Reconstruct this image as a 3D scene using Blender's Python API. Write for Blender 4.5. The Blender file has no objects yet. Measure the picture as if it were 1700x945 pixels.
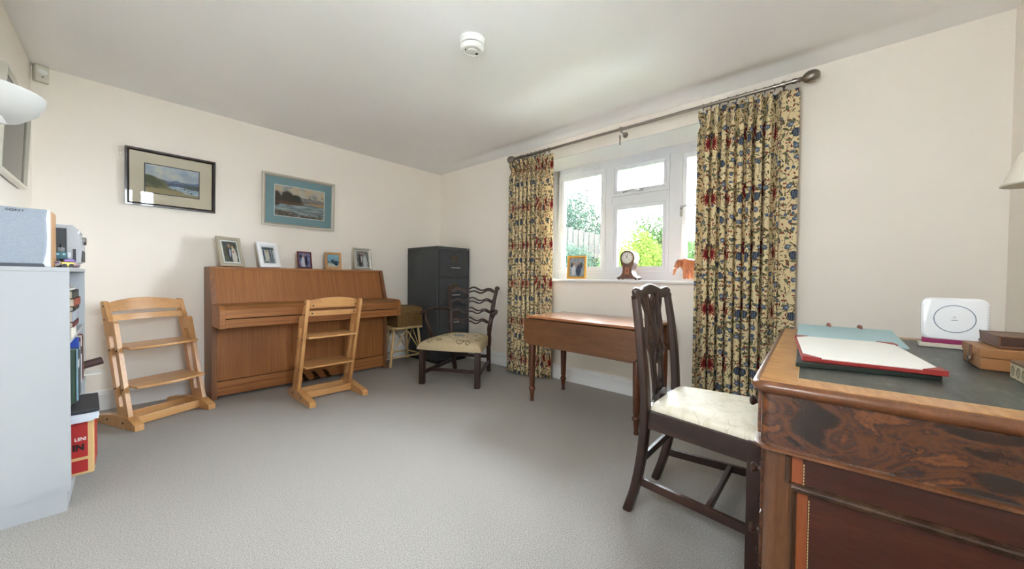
import bpy, bmesh, math, random
from math import sin, cos, pi, radians as R, sqrt, atan2
from mathutils import Vector, Matrix

random.seed(7)
scene = bpy.context.scene
C = scene.collection

# ------------------------------------------------------------------ camera
CAM_H = 1.014
FPX, YAW, PITCH, ROLL = 600.1, R(48.46), R(-1.043), R(0.695)
Fv = Vector((sin(YAW)*cos(PITCH), cos(YAW)*cos(PITCH), sin(PITCH)))
Rv0 = Vector((cos(YAW), -sin(YAW), 0)); Uv0 = Rv0.cross(Fv)
Rv = cos(ROLL)*Rv0 + sin(ROLL)*Uv0; Uv = -sin(ROLL)*Rv0 + cos(ROLL)*Uv0
cd = bpy.data.cameras.new('camera'); cam = bpy.data.objects.new('camera', cd); C.objects.link(cam)
cd.sensor_fit = 'HORIZONTAL'; cd.sensor_width = 36.0; cd.lens = 36.0*FPX/1700.0
cd.clip_start = 0.02; cd.clip_end = 200
M = Matrix((Rv, Uv, -Fv)).transposed().to_4x4(); M.translation = Vector((0, 0, CAM_H))
cam.matrix_world = M
scene.camera = cam

# ------------------------------------------------------------------ room dimensions (metres)
XW, YP, YR, H = 3.048, 4.029, -0.664, 2.40      # window wall, piano wall, wall behind the desk, ceiling
def XL(y): return -0.317 + 0.030*(y - YP)       # the left wall is not quite square to the others
REC = 0.36                                      # window reveal depth
OY0, OY1, OZ0, OZ1 = 0.41, 2.39, 1.008, 2.23    # window opening
W2 = (0.10, 0.64, 1.02, 2.12)                   # second window, behind the camera: x0 x1 z0 z1

W3 = (0.14, 0.74, 1.48, 2.08)                   # small third window, in the left wall beside the camera: y0 y1 z0 z1

# ------------------------------------------------------------------ world, exposure
scene.view_settings.view_transform = 'Standard'
scene.view_settings.look = 'None'
scene.view_settings.gamma = 1.0
scene.view_settings.use_curve_mapping = False
scene.view_settings.exposure = 2.72
SKY = 12.0
wd = bpy.data.worlds.new('overcast_sky'); scene.world = wd; wd.use_nodes = True
wn = wd.node_tree; wn.nodes.clear()
bg = wn.nodes.new('ShaderNodeBackground'); wo = wn.nodes.new('ShaderNodeOutputWorld')
bg.inputs['Color'].default_value = (0.86, 0.93, 1.0, 1); bg.inputs['Strength'].default_value = SKY
wn.links.new(bg.outputs[0], wo.inputs[0])
scene.cycles.max_bounces = 10; scene.cycles.diffuse_bounces = 7; scene.cycles.glossy_bounces = 4
scene.cycles.transmission_bounces = 6; scene.cycles.transparent_max_bounces = 8
scene.cycles.adaptive_threshold = .02; scene.cycles.caustics_reflective = False; scene.cycles.caustics_refractive = False
scene.cycles.sample_clamp_indirect = 20.0

def area(name, loc, rot, sx, sy, power, col, portal=False):
    l = bpy.data.lights.new(name, 'AREA'); l.shape = 'RECTANGLE'; l.size = sx; l.size_y = sy
    l.energy = power; l.color = col
    if portal: l.cycles.is_portal = True
    o = bpy.data.objects.new(name, l); C.objects.link(o); o.location = loc; o.rotation_euler = rot
    return o
# portals: sampling guides in the window openings, they give no light of their own
area('window_portal', (XW+REC+.10, (OY0+OY1)/2, (OZ0+OZ1)/2), (0, R(90), 0), OZ1-OZ0, OY1-OY0, 1, (1,1,1), True)
area('window_portal', ((W2[0]+W2[1])/2, YR-.30, (W2[2]+W2[3])/2), (R(90), 0, 0), W2[1]-W2[0], W2[3]-W2[2], 1, (1,1,1), True)

area('window_portal', (XL(.4)-.28, (W3[0]+W3[1])/2, (W3[2]+W3[3])/2), (0, R(-90), 0), W3[3]-W3[2], W3[1]-W3[0], 1, (1,1,1), True)

# ------------------------------------------------------------------ object helpers
def tag(o, label=None, cat=None, group=None, kind=None):
    if label: o['label'] = label
    if cat: o['category'] = cat
    if group: o['group'] = group
    if kind: o['kind'] = kind
    return o
def thing(name, label, cat, loc=(0,0,0), rz=0.0, group=None, kind=None):
    o = bpy.data.objects.new(name, None); C.objects.link(o); o.empty_display_size = .05
    o.location = loc; o.rotation_euler = (0, 0, rz)
    return tag(o, label, cat, group, kind)
def copy_tree(o, parent=None):
    c = o.copy(); C.objects.link(c); c.parent = parent
    for ch in list(o.children): copy_tree(ch, c)
    return c

class MB:
    """collects shapes, then links them as ONE mesh object"""
    def __init__(s): s.v = []; s.f = []; s.uv = None
    def add(s, vs, fs):
        n = len(s.v); s.v += [tuple(a) for a in vs]; s.f += [tuple(i+n for i in f) for f in fs]; return s
    def box(s, x0, x1, y0, y1, z0, z1):
        return s.add([(x0,y0,z0),(x1,y0,z0),(x1,y1,z0),(x0,y1,z0),(x0,y0,z1),(x1,y0,z1),(x1,y1,z1),(x0,y1,z1)],
                     [(0,3,2,1),(4,5,6,7),(0,1,5,4),(1,2,6,5),(2,3,7,6),(3,0,4,7)])
    def obox(s, c, size, m=None):
        m = m or Matrix.Identity(3); c = Vector(c); hx, hy, hz = [a/2 for a in size]
        vs = [c + m @ Vector(p) for p in ((-hx,-hy,-hz),(hx,-hy,-hz),(hx,hy,-hz),(-hx,hy,-hz),(-hx,-hy,hz),(hx,-hy,hz),(hx,hy,hz),(-hx,hy,hz))]
        return s.add(vs, [(0,3,2,1),(4,5,6,7),(0,1,5,4),(1,2,6,5),(2,3,7,6),(3,0,4,7)])
    def prism(s, poly, axis, a0, a1):
        """poly of 2D points extruded along axis: x -> (y,z), y -> (x,z), z -> (x,y)"""
        def p3(p, a): return {'x': (a, p[0], p[1]), 'y': (p[0], a, p[1]), 'z': (p[0], p[1], a)}[axis]
        n = len(poly); vs = [p3(p, a0) for p in poly] + [p3(p, a1) for p in poly]
        fs = [tuple(range(n))[::-1], tuple(range(n, 2*n))] + [(i, (i+1) % n, n+(i+1) % n, n+i) for i in range(n)]
        return s.add(vs, fs)
    def lathe(s, prof, c=(0,0,0), segs=20, m=None, a0=0.0, a1=2*pi):
        c = Vector(c); m = m or Matrix.Identity(3); full = abs(a1-a0-2*pi) < 1e-6
        n = segs if full else segs+1; vs = []; fs = []
        for (r, z) in prof:
            for i in range(n):
                a = a0 + (a1-a0)*i/segs; vs.append(c + m @ Vector((r*cos(a), r*sin(a), z)))
        for j in range(len(prof)-1):
            for i in range(segs):
                k = (i+1) % n; fs.append((j*n+i, j*n+k, (j+1)*n+k, (j+1)*n+i))
        if full and prof[0] != prof[-1]:
            if prof[0][0] > 1e-6: fs.append(tuple(range(n))[::-1])
            if prof[-1][0] > 1e-6: fs.append(tuple(range((len(prof)-1)*n, len(prof)*n)))
        return s.add(vs, fs)
    def sweep(s, pts, sect, up=(0,0,1), scale=None, cap=True):
        """sweep a 2D section (side, up) along a polyline; scale: list of (sx, sy) or floats"""
        pts = [Vector(p) for p in pts]; up = Vector(up); n = len(sect); vs = []; fs = []
        for i, p in enumerate(pts):
            t = (pts[min(i+1, len(pts)-1)] - pts[max(i-1, 0)]).normalized()
            sd = t.cross(up)
            if sd.length < 1e-4: sd = t.cross(Vector((1, 0, 0)))
            sd.normalize(); u = sd.cross(t)
            k = scale[i] if scale else 1.0
            kx, ky = k if isinstance(k, tuple) else (k, k)
            for (a, b) in sect: vs.append(p + sd*(a*kx) + u*(b*ky))
        for i in range(len(pts)-1):
            for j in range(n):
                k = (j+1) % n; fs.append((i*n+j, i*n+k, (i+1)*n+k, (i+1)*n+j))
        if cap: fs += [tuple(range(n))[::-1], tuple(range((len(pts)-1)*n, len(pts)*n))]
        return s.add(vs, fs)
    def tube(s, pts, r, segs=10, up=(0,0,1)):
        sec = [(cos(2*pi*i/segs), sin(2*pi*i/segs)) for i in range(segs)]
        rr = r if isinstance(r, (list, tuple)) else [r]*len(pts)
        return s.sweep(pts, sec, up, rr)
    def ball(s, c, r, segs=14, rings=8, m=None):
        rx, ry, rz = r if isinstance(r, (tuple, list)) else (r, r, r)
        m = m or Matrix.Identity(3); c = Vector(c); vs = []; fs = []
        for j in range(rings+1):
            b = -pi/2 + pi*j/rings
            for i in range(segs):
                a = 2*pi*i/segs; vs.append(c + m @ Vector((rx*cos(a)*cos(b), ry*sin(a)*cos(b), rz*sin(b))))
        for j in range(rings):
            for i in range(segs):
                k = (i+1) % segs; fs.append((j*segs+i, j*segs+k, (j+1)*segs+k, (j+1)*segs+i))
        return s.add(vs, fs)
    def mesh(s, name, mats, bevel=0.0, seg=2, smooth=None, matidx=None):
        me = bpy.data.meshes.new(name); me.from_pydata(s.v, [], s.f)
        bm = bmesh.new(); bm.from_mesh(me)
        bmesh.ops.remove_doubles(bm, verts=bm.verts, dist=1e-6)
        bmesh.ops.recalc_face_normals(bm, faces=bm.faces)
        if bevel:
            es = [e for e in bm.edges if len(e.link_faces) == 2 and e.calc_face_angle(0) > R(28)]
            bmesh.ops.bevel(bm, geom=es, offset=bevel, offset_type='OFFSET', segments=seg, profile=.5, affect='EDGES', clamp_overlap=True)
        bm.to_mesh(me); bm.free()
        for m in (mats if isinstance(mats, (list, tuple)) else [mats]): me.materials.append(m)
        if smooth is None: smooth = bool(bevel)
        if smooth:
            me.polygons.foreach_set('use_smooth', [True]*len(me.polygons))
            me.set_sharp_from_angle(angle=R(40))
        return me
    def build(s, name, mat, parent=None, bevel=0.0, seg=2, smooth=None, label=None, cat=None, group=None, kind=None):
        o = bpy.data.objects.new(name, s.mesh(name, mat, bevel, seg, smooth)); C.objects.link(o); o.parent = parent
        if bevel:
            wm = o.modifiers.new('weighted_normal', 'WEIGHTED_NORMAL'); wm.keep_sharp = True
        return tag(o, label, cat, group, kind)

def grid_obj(name, fn, nu, nv, mat, parent=None, uvfn=None, thick=0.0, smooth=True, **kw):
    """surface from fn(i/nu, j/nv) -> xyz with a UV map"""
    vs = [fn(i/nu, j/nv) for j in range(nv+1) for i in range(nu+1)]
    fs = [(j*(nu+1)+i, j*(nu+1)+i+1, (j+1)*(nu+1)+i+1, (j+1)*(nu+1)+i) for j in range(nv) for i in range(nu)]
    me = bpy.data.meshes.new(name); me.from_pydata(vs, [], fs)
    uv = me.uv_layers.new(name='UVMap')
    for l in me.loops:
        j, i = divmod(l.vertex_index, nu+1)
        uv.data[l.index].uv = uvfn(i/nu, j/nv) if uvfn else (i/nu, j/nv)
    me.materials.append(mat)
    if smooth: me.polygons.foreach_set('use_smooth', [True]*len(me.polygons))
    o = bpy.data.objects.new(name, me); C.objects.link(o); o.parent = parent
    if thick:
        md = o.modifiers.new('thickness', 'SOLIDIFY'); md.thickness = thick; md.offset = 0
    return tag(o, **kw)
def quad_obj(name, pts, mat, parent=None, **kw):
    """a flat sheet p00,p10,p11,p01 with UV 0..1 (front face: counter-clockwise)"""
    me = bpy.data.meshes.new(name); me.from_pydata([tuple(p) for p in pts], [], [(0,1,2,3)])
    uv = me.uv_layers.new(name='UVMap')
    for k, c in enumerate(((0,0),(1,0),(1,1),(0,1))): uv.data[k].uv = c
    me.materials.append(mat); o = bpy.data.objects.new(name, me); C.objects.link(o); o.parent = parent
    return tag(o, **kw)
def text_obj(name, body, size, depth, mat, parent, mw, align='CENTER', sx=1.0, bold=0.0):
    cu = bpy.data.curves.new(name, 'FONT'); cu.body = body; cu.size = size; cu.extrude = depth; cu.offset = bold; cu.align_x = align; cu.align_y = 'CENTER'
    t = bpy.data.objects.new('tmp_text', cu); C.objects.link(t)
    dg = bpy.context.evaluated_depsgraph_get(); me = bpy.data.meshes.new_from_object(t.evaluated_get(dg))
    bpy.data.objects.remove(t); me.materials.clear(); me.materials.append(mat); me.name = name
    for v in me.vertices: v.co = Vector((v.co.x*sx, v.co.y, v.co.z))
    o = bpy.data.objects.new(name, me); C.objects.link(o); o.parent = parent; o.matrix_local = mw
    return o
def rot3(ax, a): return Matrix.Rotation(a, 3, ax)
def rect(w, h): return [(-w/2,-h/2),(w/2,-h/2),(w/2,h/2),(-w/2,h/2)]
def rrect(w, h, r=.25, n=3):
    out = []
    for (cx, cy, a0) in ((1,-1,-90),(1,1,0),(-1,1,90),(-1,-1,180)):
        rr = r*min(w, h)
        for k in range(n+1):
            a = R(a0 + 90*k/n); out.append((cx*(w/2-rr)+rr*cos(a), cy*(h/2-rr)+rr*sin(a)))
    return out
def spline(pts, n=8):
    """Catmull-Rom through the points"""
    P = [Vector(p) for p in pts]; P = [2*P[0]-P[1]] + P + [2*P[-1]-P[-2]]; out = []
    for i in range(1, len(P)-2):
        for k in range(n):
            t = k/n; a, b, c, d = P[i-1], P[i], P[i+1], P[i+2]
            out.append(.5*((2*b) + (c-a)*t + (2*a-5*b+4*c-d)*t*t + (3*b-a-3*c+d)*t**3))
    out.append(P[-2]); return out

# ------------------------------------------------------------------ material helpers
def s2l(c):
    f = lambda x: x/12.92 if x <= .04045 else ((x+.055)/1.055)**2.4
    return tuple(f(a/255) for a in c) + (1,)
class NT:
    def __init__(s, name):
        s.m = bpy.data.materials.new(name); s.m.use_nodes = True; s.t = s.m.node_tree; s.t.nodes.clear()
        s.out = s.n('ShaderNodeOutputMaterial'); s.b = s.n('ShaderNodeBsdfPrincipled'); s.t.links.new(s.b.outputs[0], s.out.inputs[0])
    def n(s, t, **kw):
        x = s.t.nodes.new(t)
        for k, v in kw.items(): setattr(x, k, v)
        return x
    def l(s, a, b): s.t.links.new(a, b)
    def put(s, sock, v):
        if hasattr(v, 'is_output'): s.l(v, sock)
        else: sock.default_value = v
    def coord(s, kind='Object', scale=(1,1,1), rot=(0,0,0), loc=(0,0,0)):
        tc = s.n('ShaderNodeTexCoord'); mp = s.n('ShaderNodeMapping'); s.l(tc.outputs[kind], mp.inputs[0])
        mp.inputs['Scale'].default_value = scale; mp.inputs['Rotation'].default_value = rot; mp.inputs['Location'].default_value = loc
        return mp.outputs[0]
    def noise(s, vec, scale, detail=3, rough=.5, dist=0.0, out=0):
        x = s.n('ShaderNodeTexNoise'); s.l(vec, x.inputs['Vector']); x.inputs['Scale'].default_value = scale
        x.inputs['Detail'].default_value = detail; x.inputs['Roughness'].default_value = rough; x.inputs['Distortion'].default_value = dist
        return x.outputs[out]
    def math(s, op, a, b=0.0, c=None):
        x = s.n('ShaderNodeMath', operation=op); s.put(x.inputs[0], a); s.put(x.inputs[1], b)
        if c is not None: s.put(x.inputs[2], c)
        return x.outputs[0]
    def ramp(s, fac, stops):
        x = s.n('ShaderNodeValToRGB'); s.l(fac, x.inputs[0]); e = x.color_ramp.elements
        while len(e) < len(stops): e.new(.5)
        for k, (p, c) in enumerate(stops): e[k].position = p; e[k].color = c
        return x.outputs[0]
    def mix(s, fac, a, b):
        x = s.n('ShaderNodeMix', data_type='RGBA'); s.put(x.inputs[0], fac); s.put(x.inputs[6], a); s.put(x.inputs[7], b); return x.outputs[2]
    def bump(s, h, strength=.3, dist=.01):
        x = s.n('ShaderNodeBump'); x.inputs['Strength'].default_value = strength; x.inputs['Distance'].default_value = dist
        s.l(h, x.inputs['Height']); s.l(x.outputs[0], s.b.inputs['Normal'])
    def set(s, col=None, rough=None, metal=None, spec=None, coat=None, coat_rough=None, trans=None):
        if col is not None: s.put(s.b.inputs['Base Color'], col)
        if rough is not None: s.put(s.b.inputs['Roughness'], rough)
        if metal is not None: s.b.inputs['Metallic'].default_value = metal
        if spec is not None: s.b.inputs['Specular IOR Level'].default_value = spec
        if coat is not None: s.b.inputs['Coat Weight'].default_value = coat
        if coat_rough is not None: s.b.inputs['Coat Roughness'].default_value = coat_rough
        return s.m
def plain(name, rgb, rough=.5, metal=0.0, var=.06, scale=30, spec=.5, coat=None, bump=0.0):
    t = NT(name); c = s2l(rgb); v = t.coord()
    f = t.noise(v, scale, 3); lo = tuple(a*(1-var) for a in c[:3])+(1,); hi = tuple(min(1, a*(1+var)) for a in c[:3])+(1,)
    col = t.mix(f, lo, hi)
    if bump: t.bump(t.noise(v, scale*4, 2), bump, .002)
    return t.set(col, rough, metal, spec, coat)
def wood(name, dark, mid, light, axis='z', freq=14, stretch=.06, rough=.35, coat=.25, fig=0.0, bump=.05, fine=220):
    """streaky grain running along an axis of the object"""
    t = NT(name); sc = [1, 1, 1]
    for ax_ in axis: sc['xyz'.index(ax_)] = stretch
    v = t.coord('Object', tuple(sc))
    a = t.noise(v, freq, 5, .6, fig); b = t.noise(v, fine, 3, .6)
    k = t.math('ADD', t.math('MULTIPLY', a, .72), t.math('MULTIPLY', b, .28))
    col = t.ramp(k, [(.30, s2l(dark)), (.5, s2l(mid)), (.70, s2l(light))])
    t.bump(b, bump, .001)
    t.set(col, rough, coat=coat, coat_rough=.22)
    return t.m
# --- flat print: ellipses, bands, stems and noise blots laid over each other on UV coordinates
def paint(name, base, layers, rough=.5, wob=(6, 0.0), tile=None, asp=(1, 1), translucent=0.0, coat=None, spec=.4, bump=None, kind='UV'):
    t = NT(name); tc = t.n('ShaderNodeTexCoord'); vec = tc.outputs[kind]
    if tile:
        x = t.n('ShaderNodeVectorMath', operation='DIVIDE'); t.l(vec, x.inputs[0]); x.inputs[1].default_value = (tile[0], tile[1], 1)
        raw = vec; y = t.n('ShaderNodeVectorMath', operation='FRACTION'); t.l(x.outputs[0], y.inputs[0])
        z = t.n('ShaderNodeVectorMath', operation='MULTIPLY'); t.l(y.outputs[0], z.inputs[0]); z.inputs[1].default_value = (tile[0], tile[1], 1); vec = z.outputs[0]
    elif asp != (1, 1):
        z = t.n('ShaderNodeVectorMath', operation='MULTIPLY'); t.l(vec, z.inputs[0]); z.inputs[1].default_value = (asp[0], asp[1], 1); vec = z.outputs[0]
    v0 = vec
    if wob[1]:
        nz = t.noise(v0, wob[0], 3, .5, 0, 1); a = t.n('ShaderNodeVectorMath', operation='SUBTRACT'); t.l(nz, a.inputs[0]); a.inputs[1].default_value = (.5, .5, .5)
        b = t.n('ShaderNodeVectorMath', operation='MULTIPLY_ADD'); t.l(a.outputs[0], b.inputs[0]); b.inputs[1].default_value = (wob[1], wob[1], 0); t.l(v0, b.inputs[2]); vec = b.outputs[0]
    sep = t.n('ShaderNodeSeparateXYZ'); t.l(vec, sep.inputs[0]); U, V = sep.outputs[0], sep.outputs[1]
    col = base if len(base) == 4 else s2l(base)
    def ell(e, soft):
        mp = t.n('ShaderNodeMapping', vector_type='TEXTURE'); t.l(vec, mp.inputs[0])
        mp.inputs['Location'].default_value = (e[0], e[1], 0); mp.inputs['Rotation'].default_value = (0, 0, R(e[4] if len(e) > 4 else 0)); mp.inputs['Scale'].default_value = (e[2], e[3], 1)
        ln = t.n('ShaderNodeVectorMath', operation='LENGTH')
        t.l(mp.outputs[0], ln.inputs[0])
        if soft:
            mr = t.n('ShaderNodeMapRange'); t.l(ln.outputs['Value'], mr.inputs[0]); mr.inputs[1].default_value = 1-soft; mr.inputs[2].default_value = 1+soft; mr.inputs[3].default_value = 1; mr.inputs[4].default_value = 0
            return mr.outputs[0], ln.outputs['Value']
        return t.math('LESS_THAN', ln.outputs['Value'], 1.0), ln.outputs['Value']
    def after(f, v):
        # same vector, but evaluated after f: keeps few values alive at once
        x = t.n('ShaderNodeVectorMath', operation='MULTIPLY_ADD'); t.l(f, x.inputs[0]); x.inputs[1].default_value = (1e-8, 1e-8, 0); t.l(v, x.inputs[2]); return x.outputs[0]
    for ly in layers:
        k = ly[0]; c = s2l(ly[-1]) if not hasattr(ly[-1], 'is_output') else ly[-1]; fac = None
        if k == 'e' or k == 'o':                              # ellipses / ellipse outlines (curled stems)
            soft = ly[2]
            for q, e in enumerate(ly[1]):
                if q and q % 6 == 0: vec = after(fac, vec)
                m, ln = ell(e, soft if k == 'e' else 0)
                if k == 'o': m = t.math('COMPARE', ln, 1.0, e[5] if len(e) > 5 else .08)
                fac = m if fac is None else t.math('MAXIMUM', fac, m)
            if tile: vec = after(fac, vec)
        elif k == 'h':                                        # hills: below height h0 with a ragged outline
            _, h0, amp, fr, seed, soft = ly[:6]
            cx = t.n('ShaderNodeCombineXYZ'); t.l(U, cx.inputs[0]); cx.inputs[1].default_value = seed
            n1 = t.noise(cx.outputs[0], fr, 5, .55)
            d = t.math('SUBTRACT', t.math('MULTIPLY_ADD', n1, amp, h0-amp*.5), V)
            mr = t.n('ShaderNodeMapRange'); t.l(d, mr.inputs[0]); mr.inputs[1].default_value = -soft; mr.inputs[2].default_value = soft; fac = mr.outputs[0]
        elif k == 'n':                                        # noise blots: (scale, threshold, softness, seed, stretch-x)
            _, sc, th, soft, seed, sx = ly[:6]
            mp = t.n('ShaderNodeMapping'); t.l(v0 if not tile else raw, mp.inputs[0]); mp.inputs['Location'].default_value = (seed, seed*1.7, 0); mp.inputs['Scale'].default_value = (sx, 1, 1)
            n1 = t.noise(mp.outputs[0], sc, 4, .55)
            mr = t.n('ShaderNodeMapRange'); t.l(n1, mr.inputs[0]); mr.inputs[1].default_value = th-soft; mr.inputs[2].default_value = th+soft; fac = mr.outputs[0]
            if len(ly) > 7:                                   # only inside a band of V
                lo, hi = ly[6]; fac = t.math('MULTIPLY', fac, t.math('MULTIPLY', t.math('GREATER_THAN', V, lo), t.math('LESS_THAN', V, hi)))
        elif k == 'v':                                        # scattered leaves: (cells per metre, rx, ry, share, seed)
            _, sc, rx, ry, share, seed = ly[:6]
            mp = t.n('ShaderNodeMapping'); t.l(v0 if not tile else raw, mp.inputs[0]); mp.inputs['Location'].default_value = (seed, seed*1.37, 0)
            vo = t.n('ShaderNodeTexVoronoi', voronoi_dimensions='2D'); vo.inputs['Scale'].default_value = sc; t.l(mp.outputs[0], vo.inputs['Vector'])
            df = t.n('ShaderNodeVectorMath', operation='SUBTRACT'); t.l(mp.outputs[0], df.inputs[0]); t.l(vo.outputs['Position'], df.inputs[1])
            sc_ = t.n('ShaderNodeSeparateColor'); t.l(vo.outputs['Color'], sc_.inputs[0])
            vr = t.n('ShaderNodeVectorRotate', rotation_type='Z_AXIS'); t.l(df.outputs[0], vr.inputs['Vector']); t.l(t.math('MULTIPLY', sc_.outputs[0], 6.283), vr.inputs['Angle'])
            dv = t.n('ShaderNodeVectorMath', operation='MULTIPLY'); t.l(vr.outputs[0], dv.inputs[0]); dv.inputs[1].default_value = (1/rx, 1/ry, 0)
            ln = t.n('ShaderNodeVectorMath', operation='LENGTH'); t.l(dv.outputs[0], ln.inputs[0])
            fac = t.math('MULTIPLY', t.math('LESS_THAN', ln.outputs['Value'], 1.0), t.math('LESS_THAN', sc_.outputs[1], share))
        elif k == 's':                                        # stems: list of (centre, amplitude, wavenumber, phase, width)
            for (c0, a, kk, ph, w) in ly[1]:
                sn = t.math('SINE', t.math('MULTIPLY_ADD', V, kk, ph)); d = t.math('ABSOLUTE', t.math('SUBTRACT', U, t.math('MULTIPLY_ADD', sn, a, c0)))
                m = t.math('LESS_THAN', d, w); fac = m if fac is None else t.math('MAXIMUM', fac, m)
        elif k == 'r':                                        # upright rectangle
            x0, x1, y0, y1 = ly[1]
            fac = t.math('MULTIPLY', t.math('MULTIPLY', t.math('GREATER_THAN', U, x0), t.math('LESS_THAN', U, x1)), t.math('MULTIPLY', t.math('GREATER_THAN', V, y0), t.math('LESS_THAN', V, y1)))
        col = t.mix(fac, col, c)
    t.set(col, rough, spec=spec, coat=coat)
    if bump: t.bump(t.noise(v0 if not tile else raw, bump[0], 2), bump[1], .003)
    if translucent:
        tr = t.n('ShaderNodeBsdfTranslucent'); mx = t.n('ShaderNodeMixShader'); mx.inputs[0].default_value = translucent
        t.put(tr.inputs[0], col); t.l(t.b.outputs[0], mx.inputs[1]); t.l(tr.outputs[0], mx.inputs[2]); t.l(mx.outputs[0], t.out.inputs[0])
    return t.m
# ------------------------------------------------------------------ materials of the shell
def m_wall(name, rgb):
    t = NT(name); v = t.coord(); c = s2l(rgb)
    f = t.noise(v, 1.6, 4); col = t.mix(f, tuple(a*.97 for a in c[:3])+(1,), tuple(min(1, a*1.03) for a in c[:3])+(1,))
    t.bump(t.noise(v, 60, 4, .6), .05, .004); return t.set(col, .75, spec=.25)
WALL = m_wall('cream_wall_paint', (245, 238, 228))
CEIL = m_wall('white_ceiling_paint', (248, 248, 247))
WHITE = plain('white_gloss_paint', (236, 237, 238), .35, var=.01, scale=5)
UPVC = plain('white_upvc', (206, 209, 215), .3, var=.01, scale=5)
def m_carpet():
    t = NT('beige_twist_carpet'); v = t.coord()
    a = t.noise(v, 240, 3, .7); b = t.noise(v, 1.3, 3); c = t.noise(v, 900, 2, .7)
    k = t.math('ADD', t.math('MULTIPLY', a, .5), t.math('MULTIPLY', c, .5))
    sp = t.ramp(k, [(.34, s2l((72,69,66))), (.47, s2l((155,151,146))), (.61, s2l((208,204,199)))])
    col = t.mix(t.math('MULTIPLY', b, .22), sp, s2l((158,152,144)))
    t.bump(k, .7, .004); t.set(col, .95, spec=.05); return t.m
CARPET = m_carpet()
def m_glass():
    t = NT('clear_glass'); t.t.nodes.remove(t.b)
    tr = t.n('ShaderNodeBsdfTransparent'); gl = t.n('ShaderNodeBsdfGlossy'); gl.inputs['Roughness'].default_value = .0
    fr = t.n('ShaderNodeFresnel'); fr.inputs[0].default_value = 1.35; mx = t.n('ShaderNodeMixShader')
    tr.inputs[0].default_value = (.97, .98, .98, 1)
    t.l(fr.outputs[0], mx.inputs[0]); t.l(tr.outputs[0], mx.inputs[1]); t.l(gl.outputs[0], mx.inputs[2]); t.l(mx.outputs[0], t.out.inputs[0]); return t.m
GLASS = m_glass()
METAL = plain('brushed_nickel', (150, 142, 132), .32, 1.0, var=.08, scale=60)
CHROME = plain('chrome', (205, 205, 208), .12, 1.0, var=.02)
BLACK = plain('black_plastic', (22, 22, 24), .45)
WPLAS = plain('white_plastic', (232, 232, 228), .38, var=.01, scale=4)

# ------------------------------------------------------------------ room shell
def struct(name, mb, mat, parent=None, label=None, bevel=0):
    o = mb.build(name, mat, parent, bevel=bevel)
    if parent is None: o['kind'] = 'structure'
    if label: o['label'] = label
    return o
XLn, XLf = XL(YR-.5), XL(YP+.5)
struct('floor', MB().prism([(XLn-.2, YR-.45), (XW+.5, YR-.45), (XW+.5, YP+.2), (XLf-.2, YP+.2)], 'z', -.12, 0), CARPET, label='pale beige twist pile carpet covering the whole floor')
def ceil_z(x, y):
    s = XW - x; k = max(0.0, sin(pi*min(1, max(0, (y-YR-.1)/(YP-YR-.5))))) if YR+.1 < y < YP-.4 else 0.0
    return H + .035*math.exp(-((s-.17)/.075)**2)*(k**.6)
def ceil_fn(u, v):
    y = YR-.4 + (YP-YR+.5)*v; x0 = XL(y)-.08; s = u**.6; x = x0 + (XW+.05-x0)*s; return (x, y, ceil_z(x, y))
co = grid_obj('ceiling', ceil_fn, 120, 60, CEIL, kind='structure', label='plain white plaster ceiling, uneven along the window side')
md = co.modifiers.new('thickness', 'SOLIDIFY'); md.thickness = .08; md.offset = 1
TH = .5
struct('wall_right', MB().box(XW, XW+TH, YR-.45, OY0, 0, H+.1).box(XW, XW+TH, OY1, YP+.2, 0, H+.1).box(XW, XW+TH, OY0, OY1, 0, OZ0-.02).box(XW, XW+TH, OY0, OY1, OZ1, H+.1), WALL, label='cream painted wall with the deep window recess')
struct('wall_back', MB().box(XLf-.1, XW, YP, YP+.2, 0, H+.1), WALL, label='cream painted wall behind the piano')
def lw(y0, y1, z0, z1): return ([(XL(y0), y0), (XL(y1), y1), (XL(y1)-.22, y1), (XL(y0)-.22, y0)], 'z', z0, z1)
struct('wall_left', MB().prism(*lw(YR-.45, W3[0], 0, H+.1)).prism(*lw(W3[1], YP, 0, H+.1)).prism(*lw(W3[0], W3[1], 0, W3[2])).prism(*lw(W3[0], W3[1], W3[3], H+.1)), WALL, label='cream painted wall behind the white bookcase')
x0, x1, z0, z1 = W2
struct('wall_front', MB().box(XL(YR), x0, YR-.4, YR, 0, H+.1).box(x1, XW, YR-.4, YR, 0, H+.1).box(x0, x1, YR-.4, YR, 0, z0).box(x0, x1, YR-.4, YR, z1, H+.1), WALL, label='cream painted wall beside the desk')
def skirt(t=.018, h=.145): return [(0,0),(t,0),(t,h-.03),(t*.6,h-.012),(t*.45,h),(0,h)]
sk = skirt()
struct('baseboard_right', MB().prism([(XW-a, b) for a, b in sk], 'y', YR+.02, YP-.02), WHITE)
struct('baseboard_back', MB().prism([(YP-a, b) for a, b in sk], 'x', XL(YP)+.02, XW-.02), WHITE)
b = MB().prism([(a, bb) for a, bb in sk], 'y', 0, YP-YR-.02); o = struct('baseboard_left', b, WHITE); o.location = (XL(YR), YR, 0); o.rotation_euler = (0, 0, -math.atan(.03))
struct('baseboard_front', MB().prism([(YR+a, b) for a, b in sk], 'x', XL(YR)+.02, XW-.02), WHITE)
struct('trim_1', MB().prism([(XW-.035, OZ0-.016), (XW-.03, OZ0-.026), (XW+.01, OZ0-.028), (XW+REC, OZ0-.028), (XW+REC, OZ0), (XW-.03, OZ0), (XW-.035, OZ0-.006)], 'y', OY0-.02, OY1+.02), WHITE, label='white painted window sill board')

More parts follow.
